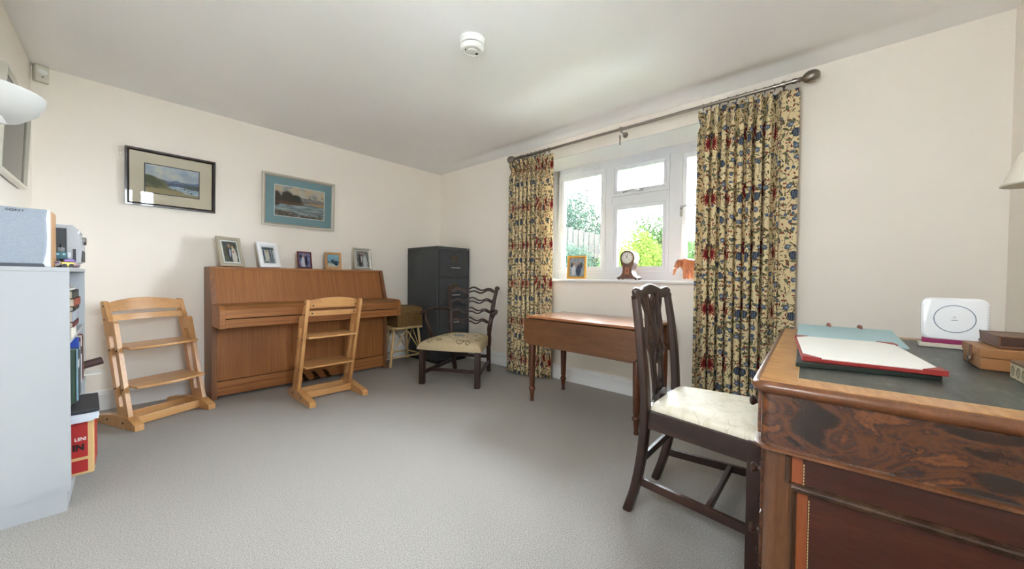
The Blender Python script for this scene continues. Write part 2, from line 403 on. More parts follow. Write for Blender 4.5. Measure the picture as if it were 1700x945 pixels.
REVEAL = plain('white_reveal_paint', (214, 214, 213), .7, var=.01, scale=3)
struct('trim_2', MB().box(XW+.003, XW+REC, OY0, OY1, OZ1-.006, OZ1-.0005).box(XW+.003, XW+REC, OY0+.0005, OY0+.006, OZ0, OZ1-.006).box(XW+.003, XW+REC, OY1-.006, OY1-.0005, OZ0, OZ1-.006), REVEAL, label='white painted lining of the window recess')
# window_1: three lights, the middle one split by a transom
FX0, FX1 = XW+REC, XW+REC+.07
win = thing('window_1', None, None, kind='structure'); win['label'] = 'white framed three light window in the deep recess'
YA, YB, YC, YD = 2.323, 1.75, 1.684, 1.122
YE = 1.039; YF = YE - (YA-YB); ZT, ZB, ZM0, ZM1 = 2.157, 1.080, 1.768, 1.838
fr = MB().box(FX0, FX1, YA, OY1, OZ0, OZ1).box(FX0, FX1, OY0, YF, OZ0, OZ1).box(FX0, FX1, YF, YA, ZT, OZ1).box(FX0, FX1, YF, YA, OZ0, ZB)
fr.build('outer_frame', UPVC, win, bevel=.004)
MB().box(FX0-.004, FX1, YC, YB, ZB, ZT).build('mullion', UPVC, win, bevel=.004)
MB().box(FX0-.004, FX1, YE, YD, ZB, ZT).build('mullion', UPVC, win, bevel=.004)
MB().box(FX0-.004, FX1, YD, YC, ZM0, ZM1).build('transom', UPVC, win, bevel=.004)
def sash(y0, y1, z0, z1, w, out):
    x0 = FX0-out; x1 = FX0+.05; b = MB()
    sec = [(0,0),(0,.022),(.30*w,.022),(.55*w,.018),(w,.002),(w,0)]
    # mitred moulded frame: outer flat, inner splayed towards the pane
    def ring(k): return [(y0+k, z0+k), (y1-k, z0+k), (y1-k, z1-k), (y0+k, z1-k)]
    rings = [(x1, 0), (x0, 0), (x0, .45*w), (x0+.006, .5*w), (x0+.012, w), (x1, w)]
    vs = []; fs = []
    for (x, k) in rings: vs += [(x, yy, zz) for yy, zz in ring(k)]
    for i in range(len(rings)-1):
        for j in range(4): q = (j+1) % 4; fs.append((i*4+j, i*4+q, (i+1)*4+q, (i+1)*4+j))
    for j in range(4): q = (j+1) % 4; i = len(rings)-1; fs.append((i*4+j, i*4+q, q, j))
    b.add(vs, fs); s = b.build('sash', UPVC, win)
    MB().box(FX0+.022, FX0+.028, y0+w-.004, y1-w+.004, z0+w-.004, z1-w+.004).build('pane', GLASS, s)
    return s
sash(YB, YA, ZB, ZT, .062, .006); sL = win.children[-1]
sash(YD, YC, ZM1, ZT, .058, .012)
sash(YD, YC, ZB, ZM0, .060, .006)
sash(YF, YE, ZB, ZT, .062, .012)
# handles and trickle vents
hd = MB().box(FX0-.028, FX0-.012, 1.36, 1.40, ZM1+.020, ZM1+.036); hd.sweep(spline([(FX0-.034, 1.39, ZM1+.028), (FX0-.045, 1.45, ZM1+.040), (FX0-.042, 1.50, ZM1+.034), (FX0-.04, 1.55, ZM1+.022)], 5), rrect(.012, .014))
hd.build('window_handle', CHROME, win, smooth=True)
hd = MB().box(FX0-.03, FX0-.012, YE-.038, YE-.018, 1.575, 1.67); hd.sweep(spline([(FX0-.04, YE-.028, 1.645), (FX0-.055, YE-.07, 1.66), (FX0-.05, YE-.11, 1.652), (FX0-.048, YE-.155, 1.66)], 5), rrect(.014, .012))
hd.build('window_handle', CHROME, win, smooth=True)
for (a, b_) in ((2.24, 1.86), (.96, .60)):
    MB().box(FX0-.012, FX0, b_, a, ZT+.018, ZT+.036).box(FX0-.017, FX0, (a+b_)/2-.015, (a+b_)/2+.015, ZT+.016, ZT+.038).build('trickle_vent', UPVC, win, bevel=.003)

# window_2: the window behind the camera
w2 = thing('window_2', None, None, kind='structure'); w2['label'] = 'white framed window in the wall behind the camera'
b = MB(); yf = YR-.14
xm = (x0+x1)/2
for (a, c) in ((x0, x0+.07), (xm-.05, xm+.05), (x1-.07, x1)): b.box(a, c, yf-.07, yf, z0, z1)
for (a, c) in ((z0, z0+.10), (z1-.08, z1)): b.box(x0, x1, yf-.07, yf, a, c)
b.build('outer_frame', UPVC, w2)
for (a, c) in ((x0+.07, xm-.05), (xm+.05, x1-.07)): MB().box(a, c, yf-.04, yf-.034, z0+.1, z1-.08).build('pane', GLASS, w2)

w3 = thing('window_3', None, None, kind='structure'); w3['label'] = 'white framed window in the left wall beside the camera'
b = MB(); xf = XL(.4)-.10; a0, a1, c0, c1 = W3; am = (a0+a1)/2
for (p, q) in ((a0, a0+.07), (am-.04, am+.04), (a1-.07, a1)): b.box(xf-.06, xf, p, q, c0, c1)
for (p, q) in ((c0, c0+.08), (c1-.08, c1)): b.box(xf-.06, xf, a0, a1, p, q)
b.build('outer_frame', UPVC, w3)
for (p, q) in ((a0+.07, am-.04), (am+.04, a1-.07)): MB().box(xf-.04, xf-.034, p, q, c0+.08, c1-.08).build('pane', GLASS, w3)

# ------------------------------------------------------------------ garden outside the window
GRASS = plain('lawn_green', (44, 54, 30), .95, spec=.05, var=.2, scale=8)
tag(MB().box(XW+.5, 5.0, -12, 16, -.30, -.18).build('bounce_terrace', plain('bounce_terrace_paving', (240, 239, 236), .9, var=.1, scale=3)), 'unseen pale ground added under the window to bounce daylight inside', 'paving', kind='structure')  # added out of view: near-white ground that bounces skylight up to the ceiling
tag(MB().box(5.0, 60, -30, 40, -.35, -.25).build('lawn', GRASS), 'flat green lawn beyond the window', 'lawn', kind='structure')
tag(MB().box(-30, XW+.5, -40, YR-.5, -.20, -.14).box(-30, -.75, YR-.5, 40, -.20, -.14).build('bounce_patio', plain('bounce_patio_paving', (240, 239, 236), .9, var=.15, scale=3)), 'unseen ground behind the house wall, whitened to bounce daylight inside', 'paving', kind='structure')  # out-of-view ground, made near white to reflect daylight through the rear windows
def m_leaf(name, a, b):
    t = NT(name); v = t.coord(); f = t.noise(v, 3.5, 3); g = t.noise(v, 40, 2)
    col = t.mix(t.math('ADD', t.math('MULTIPLY', f, .6), t.math('MULTIPLY', g, .4)), s2l(a), s2l(b))
    t.set(col, .9, spec=.02); tr = t.n('ShaderNodeBsdfTranslucent'); t.put(tr.inputs[0], col); mx = t.n('ShaderNodeMixShader'); mx.inputs[0].default_value = .35
    t.l(t.b.outputs[0], mx.inputs[1]); t.l(tr.outputs[0], mx.inputs[2]); t.l(mx.outputs[0], t.out.inputs[0]); return t.m
LEAF_B = m_leaf('bluish_leaves', (22, 33, 27), (48, 64, 54)); LEAF_Y = m_leaf('lime_leaves', (40, 54, 16), (74, 90, 36)); LEAF_G = m_leaf('mid_green_leaves', (24, 36, 18), (54, 70, 40))
BARK = plain('bark', (96, 80, 64), .9, var=.25, scale=20)
def shrub(name, label, cat, c, rad, n, size, mat, seed, trunk=.0, group=None):
    rnd = random.Random(seed); t = thing(name, label, cat, (c[0], c[1], -.25), group=group); vs = []; fs = []
    lumps = [(Vector((rnd.uniform(-.55,.55)*rad[0], rnd.uniform(-.55,.55)*rad[1], rnd.uniform(-.5,.55)*rad[2])), rnd.uniform(.42,.62)) for _ in range(12)]
    for k in range(n):
        l, s = lumps[k % 12]; d = Vector((rnd.gauss(0,1), rnd.gauss(0,1), rnd.gauss(0,1))).normalized()*(rnd.uniform(.55, 1.05)**.6)
        p = l + Vector((d.x*rad[0]*s, d.y*rad[1]*s, d.z*rad[2]*s)); p.z = max(p.z + trunk + rad[2], .02)
        nrm = (d + Vector((rnd.uniform(-.7,.7), rnd.uniform(-.7,.7), rnd.uniform(-.2,.9)))).normalized(); a = nrm.orthogonal().normalized(); a = Matrix.Rotation(rnd.uniform(0, 6.28), 3, nrm) @ a; b = nrm.cross(a)
        L = size*rnd.uniform(.6, 1.3); W = L*.45; i = len(vs)
        vs += [p-a*L*.5, p+b*W*.5+nrm*L*.06, p+a*L*.5, p-b*W*.5+nrm*L*.06]; fs.append((i, i+1, i+2, i+3))
    me = bpy.data.meshes.new('foliage'); me.from_pydata([tuple(v) for v in vs], [], fs); me.materials.append(mat)
    o = bpy.data.objects.new('foliage', me); C.objects.link(o); o.parent = t; o['kind'] = 'stuff'
    b = MB()
    for k in range(5):
        a = 2*pi*k/5; b.tube([(0,0,0), (.12*rad[0]*cos(a), .12*rad[1]*sin(a), trunk+rad[2]*.5), (.42*rad[0]*cos(a), .42*rad[1]*sin(a), trunk+rad[2]*1.2)], [.05, .035, .012], 6)
    b.build('stem', BARK, t, smooth=True); return t
shrub('hedge_tree', 'tall bluish green tree filling the left window light', 'tree', (9.3, 5.55), (1.2, 1.15, 1.80), 42000, .062, LEAF_B, 1, .48)
shrub('ivy_hedge', 'low grey green hedge below the fence panel', 'shrub', (6.45, 4.12), (.46, .44, .85), 20000, .045, LEAF_B, 2, .42)
shrub('lime_shrub', 'bright lime green rounded shrub in the middle window light', 'shrub', (6.4, 2.78), (.68, .60, 1.02), 26000, .045, LEAF_Y, 3, .12)
shrub('garden_tree', 'loose mid green tree behind the lime shrub', 'tree', (12.2, 4.45), (1.1, 1.4, 1.75), 20000, .085, LEAF_G, 4, .25)
shrub('garden_shrub', 'mid green shrub low in the right window light', 'shrub', (7.05, 1.40), (.70, .55, 1.20), 20000, .048, LEAF_G, 5, .10)
shrub('garden_shrub', 'yellow green shrub at the foot of the left window light', 'shrub', (4.95, 3.02), (.28, .33, .62), 9000, .036, LEAF_Y, 6, .12)
shrub('far_tree', 'distant pale green tree line beyond the lawn', 'tree', (26, 9), (5, 8, 1.7), 5000, .6, LEAF_G, 8, .2)
FENCE = plain('weathered_fence_wood', (40, 39, 37), .9, var=.2, scale=12, spec=.05)
t = thing('fence_panel', 'weathered pale timber fence panel leaning among the leaves', 'fence', (7.3, 4.22, .02), R(-60))
for k in range(9): MB().obox((-.48+.12*k, 0, 1.92 - .03*k), (.105, .02, .52 + .04*(k % 2))).build('board', FENCE, t)
for z in (1.66, 2.02): MB().obox((0, .03, z), (1.1, .03, .07), rot3('Y', R(12))).build('rail', FENCE, t)
for s in (-1, 1): MB().obox((.50*s, .07, .9), (.08, .08, 1.8)).build('post', FENCE, t)
# ------------------------------------------------------------------ materials of the furniture
TEAK = wood('teak_veneer', (128, 76, 34), (152, 95, 46), (172, 114, 60), 'z', 80, .02, .5, .04)
TEAKU = wood('teak_upper_veneer', (128, 76, 34), (152, 95, 46), (172, 114, 60), 'yz', 80, .02, .5, .04)
TEAKH = wood('teak_rail', (118, 68, 32), (154, 98, 50), (178, 120, 66), 'x', 50, .03, .45, .06)
TEAKD = wood('teak_side_board', (96, 60, 34), (124, 80, 46), (146, 98, 58), 'z', 40, .03, .5, .04)
BEECH = wood('lacquered_beech', (172, 122, 72), (196, 146, 92), (212, 166, 114), 'z', 12, .10, .34, .3, bump=.02)
BEECHX = wood('lacquered_beech_board', (172, 122, 72), (198, 148, 94), (214, 168, 116), 'x', 12, .10, .32, .3, bump=.02)
MAHOG = wood('dark_mahogany', (28, 15, 10), (50, 28, 19), (76, 45, 31), 'z', 18, .08, .42, .15)
MAHOGX = wood('dark_mahogany_rail', (26, 14, 10), (46, 25, 18), (70, 41, 29), 'x', 18, .08, .42, .15)
MAHOGY = wood('dark_mahogany_side_rail', (26, 14, 10), (46, 25, 18), (70, 41, 29), 'y', 18, .08, .42, .15)
TABLEW = wood('aged_mahogany_leaf', (82, 48, 24), (108, 68, 36), (132, 88, 52), 'y', 9, .16, .34, .3)
TABLET = wood('aged_mahogany_top', (128, 76, 44), (160, 102, 64), (184, 126, 84), 'y', 9, .14, .22, .5)
TABLEL = wood('turned_mahogany', (58, 28, 14), (84, 44, 22), (110, 62, 34), 'z', 14, .1, .26, .45)
WALNUT = wood('walnut_edge', (78, 45, 25), (110, 67, 39), (138, 90, 56), 'x', 12, .12, .32, .35)
CROSSW = wood('walnut_crossbanding', (140, 92, 48), (182, 130, 76), (206, 158, 102), 'x', 16, 3.5, .35, .25)
def m_burr():
    t = NT('burr_walnut'); v = t.coord('Object', (1, 2.2, 3.4))
    a = t.noise(v, 1.7, 4, .5, 2.6); b = t.noise(v, 60, 4, .65, .6); w = t.math('ADD', t.math('MULTIPLY', a, .88), t.math('MULTIPLY', b, .12))
    col = t.ramp(w, [(.36, s2l((20, 9, 5))), (.44, s2l((48, 23, 11))), (.50, s2l((92, 48, 21))), (.55, s2l((58, 27, 12))), (.61, s2l((118, 66, 31))), (.70, s2l((66, 32, 15)))])
    t.set(col, .26, coat=.5, coat_rough=.12); return t.m
BURR = m_burr()
REDW = wood('red_mahogany_panel', (46, 18, 12), (66, 28, 18), (88, 42, 28), 'y', 5, .12, .3, .35)
BAND = wood('satinwood_banding', (110, 52, 24), (140, 70, 34), (160, 86, 44), 'z', 14, .1, .3, .3)
def m_leather():
    t = NT('green_black_leather_sheen'); v = t.coord(); a = t.noise(v, 5, 5, .6); b = t.noise(t.coord('Object', (2, 9, 1)), 6, 4, .65); g = t.noise(v, 260, 2)
    k = t.math('ADD', t.math('MULTIPLY', a, .55), t.math('MULTIPLY', b, .45))
    col = t.ramp(k, [(.38, s2l((46, 50, 47))), (.55, s2l((76, 80, 74))), (.70, s2l((122, 124, 116)))])  # paler grey-green stops put the leather's sheen into its colour
    t.bump(g, .15, .001); t.set(col, .42, spec=.5); return t.m
LEATHER = m_leather()
STEEL = plain('dark_grey_enamel', (62, 65, 68), .5, var=.06, scale=6)
BRASS = plain('aged_brass', (130, 104, 66), .4, 1.0, var=.1)
GOLD = plain('gilt_wood', (190, 142, 62), .38, .35, var=.12, scale=60)
SILVER = plain('silvered_wood', (196, 190, 178), .34, .55, var=.08, scale=60)
PEWTER = plain('champagne_frame', (182, 172, 152), .4, .3, var=.06, scale=80)
CREAMP = plain('cream_card', (238, 222, 194), .8, var=.03)
BLUEP = plain('teal_blue_card', (138, 172, 178), .8, var=.03)
PAPER = plain('white_paper', (240, 238, 232), .8, var=.02)
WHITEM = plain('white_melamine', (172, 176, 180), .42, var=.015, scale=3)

# ------------------------------------------------------------------ upright piano
PX0, PX1, PYB = .565, 2.080, 4.008
pn = thing('upright_piano', 'teak veneered upright piano standing against the cream wall', 'piano', ((PX0+PX1)/2, 0, 0))
hw = (PX1-PX0)/2
side = [(PYB, .0), (3.690, .0), (3.690, .77), (3.795, 1.078), (PYB, 1.078)]
for s in (-1, 1):
    a, c = (-hw, -hw+.034) if s < 0 else (hw-.034, hw)
    MB().prism(side, 'x', a, c).build('side_board', TEAKD, pn, bevel=.003)
MB().prism([(3.722, .775), (3.815, 1.058), (3.835, 1.058), (3.74, .775)], 'x', -hw+.034, hw-.034).build('upper_panel', TEAKU, pn, bevel=.001)
MB().box(-hw+.034, hw-.034, 3.808, PYB, 1.058, 1.079).build('top_lid', TEAKH, pn, bevel=.003)
MB().box(-hw+.034, hw-.034, 3.712, 3.732, .145, .62).build('lower_panel', TEAK, pn, bevel=.001)
MB().box(-hw+.034, hw-.034, 3.704, 3.73, .022, .140).build('toe_rail', TEAKH, pn, bevel=.003)
MB().box(-hw+.034, hw-.034, 3.845, PYB, .03, 1.057).build('back_frame', TEAKD, pn)
KY = 3.405
for s in (-1, 1):
    a, c = (-hw+.002, -hw+.040) if s < 0 else (hw-.040, hw-.002)
    MB().prism([(3.70, .600), (KY-.004, .604), (KY-.004, .742), (KY+.035, .772), (3.70, .776)], 'x', a, c).build('key_cheek', TEAKH, pn, bevel=.004)
MB().box(-hw+.040, hw-.040, KY+.006, 3.71, .606, .672).build('key_slip', TEAKH, pn, bevel=.003)
MB().prism([(KY+.002, .679), (KY+.002, .742), (KY+.03, .758), (3.60, .764), (3.60, .679)], 'x', -hw+.040, hw-.040).build('key_lid', TEAKH, pn, bevel=.003)
MB().prism([(3.606, .70), (3.606, .765), (3.725, .777), (3.725, .70)], 'x', -hw+.040, hw-.040).build('fall_board', TEAKH, pn, bevel=.002)
MB().tube([(-hw+.05, 3.603, .764), (hw-.05, 3.603, .764)], .005, 8).build('lid_hinge', BRASS, pn, smooth=True)
for x in (-.10, 0, .10):
    MB().sweep(spline([(x, 3.74, .10), (x, 3.66, .085), (x, 3.60, .062), (x, 3.575, .058)], 4), rrect(.026, .010), scale=[1+.5*k/12 for k in range(13)]).build('pedal', plain('pedal_brass', (70, 60, 44), .35, 1.0), pn, smooth=True)

# ------------------------------------------------------------------ framed photographs and pictures
def photo(name, kind, seed):
    rnd = random.Random(seed); L = []
    if kind == 'couple_dark':
        L = [('n', 5, .55, .1, seed, 1, (96, 108, 84)), ('e', [(.30,.86,.16,.10)], .4, (60, 74, 80)), ('e', [(.44,.38,.17,.36)], .2, (34, 34, 44)), ('e', [(.46,.44,.05,.20)], .3, (196, 208, 226)), ('e', [(.44,.80,.07,.09)], .25, (196, 140, 118)),
             ('e', [(.72,.26,.17,.34), (.70,.52,.12,.18)], .2, (226, 216, 208)), ('e', [(.68,.74,.07,.09)], .25, (214, 172, 142)), ('e', [(.68,.50,.07,.07)], .3, (206, 140, 116)), ('e', [(.68,.83,.08,.05)], .3, (70, 66, 60))]
        base = (64, 66, 58)
    elif kind == 'group_pale':
        L = [('r', (0, 1, .80, .93), (70, 78, 84)), ('e', [(.14,.5,.07,.42), (.62,.42,.10,.40), (.80,.45,.05,.46)], .15, (88, 98, 108)), ('e', [(.35,.40,.12,.34), (.48,.40,.08,.36)], .2, (214, 204, 186)), ('e', [(.36,.72,.06,.07), (.48,.74,.05,.06)], .25, (190, 150, 120)), ('e', [(.70,.18,.22,.16)], .3, (120, 134, 146)), ('e', [(.3,.06,.2,.08)], .3, (130, 130, 122))]
        base = (200, 206, 204)
    elif kind == 'couple_blue':
        L = [('n', 4, .5, .15, seed, 1, (150, 160, 200)), ('e', [(.38,.28,.22,.34), (.36,.52,.10,.22)], .15, (226, 222, 232)), ('e', [(.62,.45,.13,.40)], .2, (34, 36, 74)), ('e', [(.38,.76,.08,.08), (.60,.84,.07,.08)], .25, (196, 150, 140)), ('e', [(.16,.75,.12,.10)], .3, (40, 40, 70))]
        base = (70, 80, 140)
    elif kind == 'mountain':
        L = [('h', .45, .5, 2.2, seed, .05, (70, 110, 128)), ('h', .30, .3, 3.0, seed+2, .08, (222, 216, 198)), ('e', [(.62,.34,.20,.13), (.42,.50,.12,.10), (.74,.22,.16,.12)], .25, (38, 66, 88)), ('e', [(.55,.60,.08,.06)], .3, (176, 120, 104))]
        base = (150, 196, 214)
    elif kind == 'couple_grey':
        L = [('n', 6, .55, .12, seed, 1, (176, 180, 176)), ('e', [(.30,.40,.18,.44)], .2, (58, 50, 52)), ('e', [(.40,.50,.05,.20)], .25, (220, 214, 214)), ('e', [(.68,.32,.17,.40)], .2, (216, 222, 226)), ('e', [(.36,.84,.07,.08), (.66,.78,.07,.07)], .25, (196, 150, 134)), ('e', [(.88,.6,.07,.3)], .3, (120, 122, 118))]
        base = (120, 116, 112)
    else:
        L = [('n', 6, .5, .15, seed, 1, (196, 208, 220)), ('e', [(.30,.36,.16,.30)], .2, (232, 232, 238)), ('e', [(.62,.34,.18,.34)], .2, (66, 76, 104)), ('e', [(.30,.70,.09,.09), (.60,.74,.09,.09), (.46,.56,.08,.08)], .25, (200, 156, 136)), ('e', [(.16,.62,.08,.12), (.8,.6,.10,.16)], .3, (90, 84, 84))]
        base = (150, 158, 168)
    return paint(name, base, L, .25, (5, .10))
def frame_parts(t, w, h, bw, mat, depth=.016, mount=None, mw=0.0, img=None, inner=None, glass=True, prof=1.0, mt=None):
    """local: x across, z up, front faces -y; the back of the frame at y=0"""
    b = MB(); prof_r = [(0, 0), (depth, 0), (depth*prof, .25*bw), (depth, .5*bw), (depth*.62, .92*bw), (depth*.55, bw), (0, bw)]
    vs = []; fs = []
    for (d, k) in prof_r:
        vs += [(-w/2+k, -d, k), (w/2-k, -d, k), (w/2-k, -d, h-k), (-w/2+k, -d, h-k)]
    n = len(prof_r)
    for i in range(n):
        i2 = (i+1) % n
        for j in range(4): q = (j+1) % 4; fs.append((i*4+j, i*4+q, i2*4+q, i2*4+j))
    b.add(vs, fs); fobj = b.build('frame', mat, t)
    y = -depth*.45
    if mount:
        MB().box(-w/2+bw*.9, w/2-bw*.9, y, y+.004, bw*.9, h-bw*.9).build('mount', mount, t)
    if inner:
        k = bw+mw-.006; c = MB()
        if mw:
            for (a0, a1, c0, c1) in ((-w/2+k, w/2-k, k, k+.006), (-w/2+k, w/2-k, h-k-.006, h-k), (-w/2+k, -w/2+k+.006, k, h-k), (w/2-k-.006, w/2-k, k, h-k)): c.box(a0, a1, y-.002, y, c0, c1)
            c.build('mount_bevel', inner, t)
    k = bw*.9 + mw
    q = quad_obj('picture_print', [(-w/2+k, y-.0012, k), (w/2-k, y-.0012, k), (w/2-k, y-.0012, h-k), (-w/2+k, y-.0012, h-k)], img, t)
    if glass: MB().box(-w/2+bw*.9, w/2-bw*.9, y-.0055, y-.0035, bw*.9, h-bw*.9).build('glass', GLASS, t)
    if not mount and not mt: MB().box(-w/2+bw*.6, w/2-bw*.6, y, y+.004, bw*.6, h-bw*.6).build('backing', BLACK, t)
    return t
def tilt_frame(name, label, loc, rz, w, h, bw, mat, img, mount=None, mw=0, inner=None, lean=12, group=None, strut=True):
    """standing photo frame: the whole thing leans back on a strut"""
    t = thing(name, label, 'photo frame', loc, rz, group)
    hold = []
    before = set(bpy.data.objects)
    frame_parts(t, w, h, bw, mat, .015, mount, mw, img, inner)
    m = Matrix.Rotation(-R(lean), 4, 'X')
    for o in set(bpy.data.objects) - before: o.matrix_local = Matrix.Translation((0, 0, .003)) @ m
    if strut:
        y1 = .75*h*sin(R(lean)); zz = .75*h*cos(R(lean))
        MB().sweep([(0, y1+.004, zz), (0, y1+.16*h, .004)], rrect(.3*w, .005)).build('strut', BLACK, t)
    return t
PTOP = 1.0795
def px2x(y, ratio): return y*ratio
G = 'framed photographs on the piano'
tilt_frame('photo_frame', 'champagne framed photograph of a couple on the piano, largest of the row', (.735, 3.865, PTOP), R(28), .205, .258, .028, PEWTER, photo('photo_couple_dark', 'couple_dark', 1), PAPER, .012, PAPER, 14, G)
tilt_frame('photo_frame', 'white framed pale photograph of a group on the piano', (1.015, 3.875, PTOP), R(24), .195, .235, .040, plain('white_frame_lacquer', (240, 240, 242), .3, var=.01), photo('photo_group', 'group_pale', 2), None, 0, None, 14, G)
tilt_frame('photo_frame', 'small dark red framed photograph of a couple on the piano', (1.302, 3.86, PTOP), R(12), .135, .163, .014, plain('dark_red_lacquer', (96, 26, 34), .3), photo('photo_couple_blue', 'couple_blue', 3), None, 0, None, 8, G)
tilt_frame('photo_frame', 'small orange wood framed photograph of a mountain on the piano', (1.575, 3.87, PTOP), R(3), .163, .172, .024, BEECH, photo('photo_mountain', 'mountain', 4), None, 0, None, 6, G)
tilt_frame('photo_frame', 'silver framed photograph of a couple at the right end of the piano', (1.895, 3.87, PTOP), R(10), .215, .240, .022, SILVER, photo('photo_couple_grey', 'couple_grey', 5), PAPER, .010, PAPER, 9, G)
# pictures on the piano wall
def hang(name, label, x0, x1, z0, z1, bw, mat, mount, mw, img, inner, lean):
    t = thing(name, label, 'picture', ((x0+x1)/2, YP-.004, z0))
    before = set(bpy.data.objects)
    frame_parts(t, x1-x0, z1-z0, bw, mat, .022, mount, mw, img, inner)
    for o in set(bpy.data.objects) - before: o.matrix_local = Matrix.Rotation(R(lean), 4, 'X')
    return t
loch = paint('watercolour_of_a_loch', (206, 212, 216), [
    ('n', 4, .52, .14, 3.1, 1, (170, 184, 204)), ('n', 3, .58, .10, 7.3, 1, (232, 228, 216)),
    ('h', .52, .34, 3.0, 4.2, .01, (122, 140, 176)), ('h', .43, .26, 4.2, 8.8, .01, (92, 104, 140)),
    ('r', (0, 1, 0, .33), (168, 190, 206)), ('n', 18, .56, .05, 2.0, .25, (0, .33), (206, 218, 224)),
    ('e', [(.92, .36, .22, .09)], .15, (90, 96, 100)), ('e', [(.0, .30, .42, .30), (.16, .14, .50, .13)], .12, (124, 118, 82)),
    ('e', [(.05, .48, .16, .14), (.20, .36, .12, .10)], .2, (92, 96, 62)), ('n', 16, .60, .05, 5, 1, (0, .5), (84, 80, 54)), ('e', [(.30, .10, .46, .10), (.78, .02, .30, .07)], .2, (176, 158, 112)), ('n', 22, .66, .04, 9, 1, (0, .3), (90, 74, 56)),
    ('e', [(.84, .16, .018, .03)], 0, (50, 50, 56))], .6, (9, .05))
DKFR = plain('black_tortoiseshell_frame', (34, 22, 16), .3, var=.4, scale=40, coat=.3)
hang('landscape_picture', 'watercolour of a loch in a dark frame with a wide cream mount', .107, .641, 1.541, 1.977, .024, DKFR, CREAMP, .085, loch, BLACK, 2.2)
river = paint('watercolour_of_a_river', (214, 206, 190), [
    ('n', 4, .54, .12, 4.4, 1, (228, 196, 150)), ('n', 4, .60, .10, 9.1, 1, (150, 152, 160)),
    ('h', .66, .18, 2.6, 3.3, .01, (150, 142, 136)), ('h', .56, .12, 4.6, 6.1, .015, (128, 108, 94)), ('r', (0, 1, 0, .50), (118, 134, 140)), ('n', 12, .52, .08, 3, .22, (0, .5), (176, 188, 188)),
    ('e', [(.02, .56, .12, .24), (.24, .62, .13, .22), (.40, .58, .12, .16)], .18, (58, 50, 40)), ('n', 14, .60, .05, 1.5, 1, (.42, .8), (84, 70, 44)), ('e', [(.30, .45, .30, .05)], .2, (104, 72, 44)), ('e', [(.92, .50, .25, .05)], .2, (196, 160, 118)),
    ('e', [(.12, .06, .35, .13), (.75, .0, .45, .10)], .15, (96, 84, 70)), ('n', 17, .58, .05, 6, .7, (0, .24), (176, 164, 146)), ('n', 20, .62, .04, 2.2, .7, (0, .22), (60, 50, 42))], .6, (9, .05))
hang('landscape_picture', 'watercolour of a river in a silver frame with a teal mount', .982, 1.637, 1.488, 1.987, .030, SILVER, BLUEP, .075, river, PAPER, 2.2)
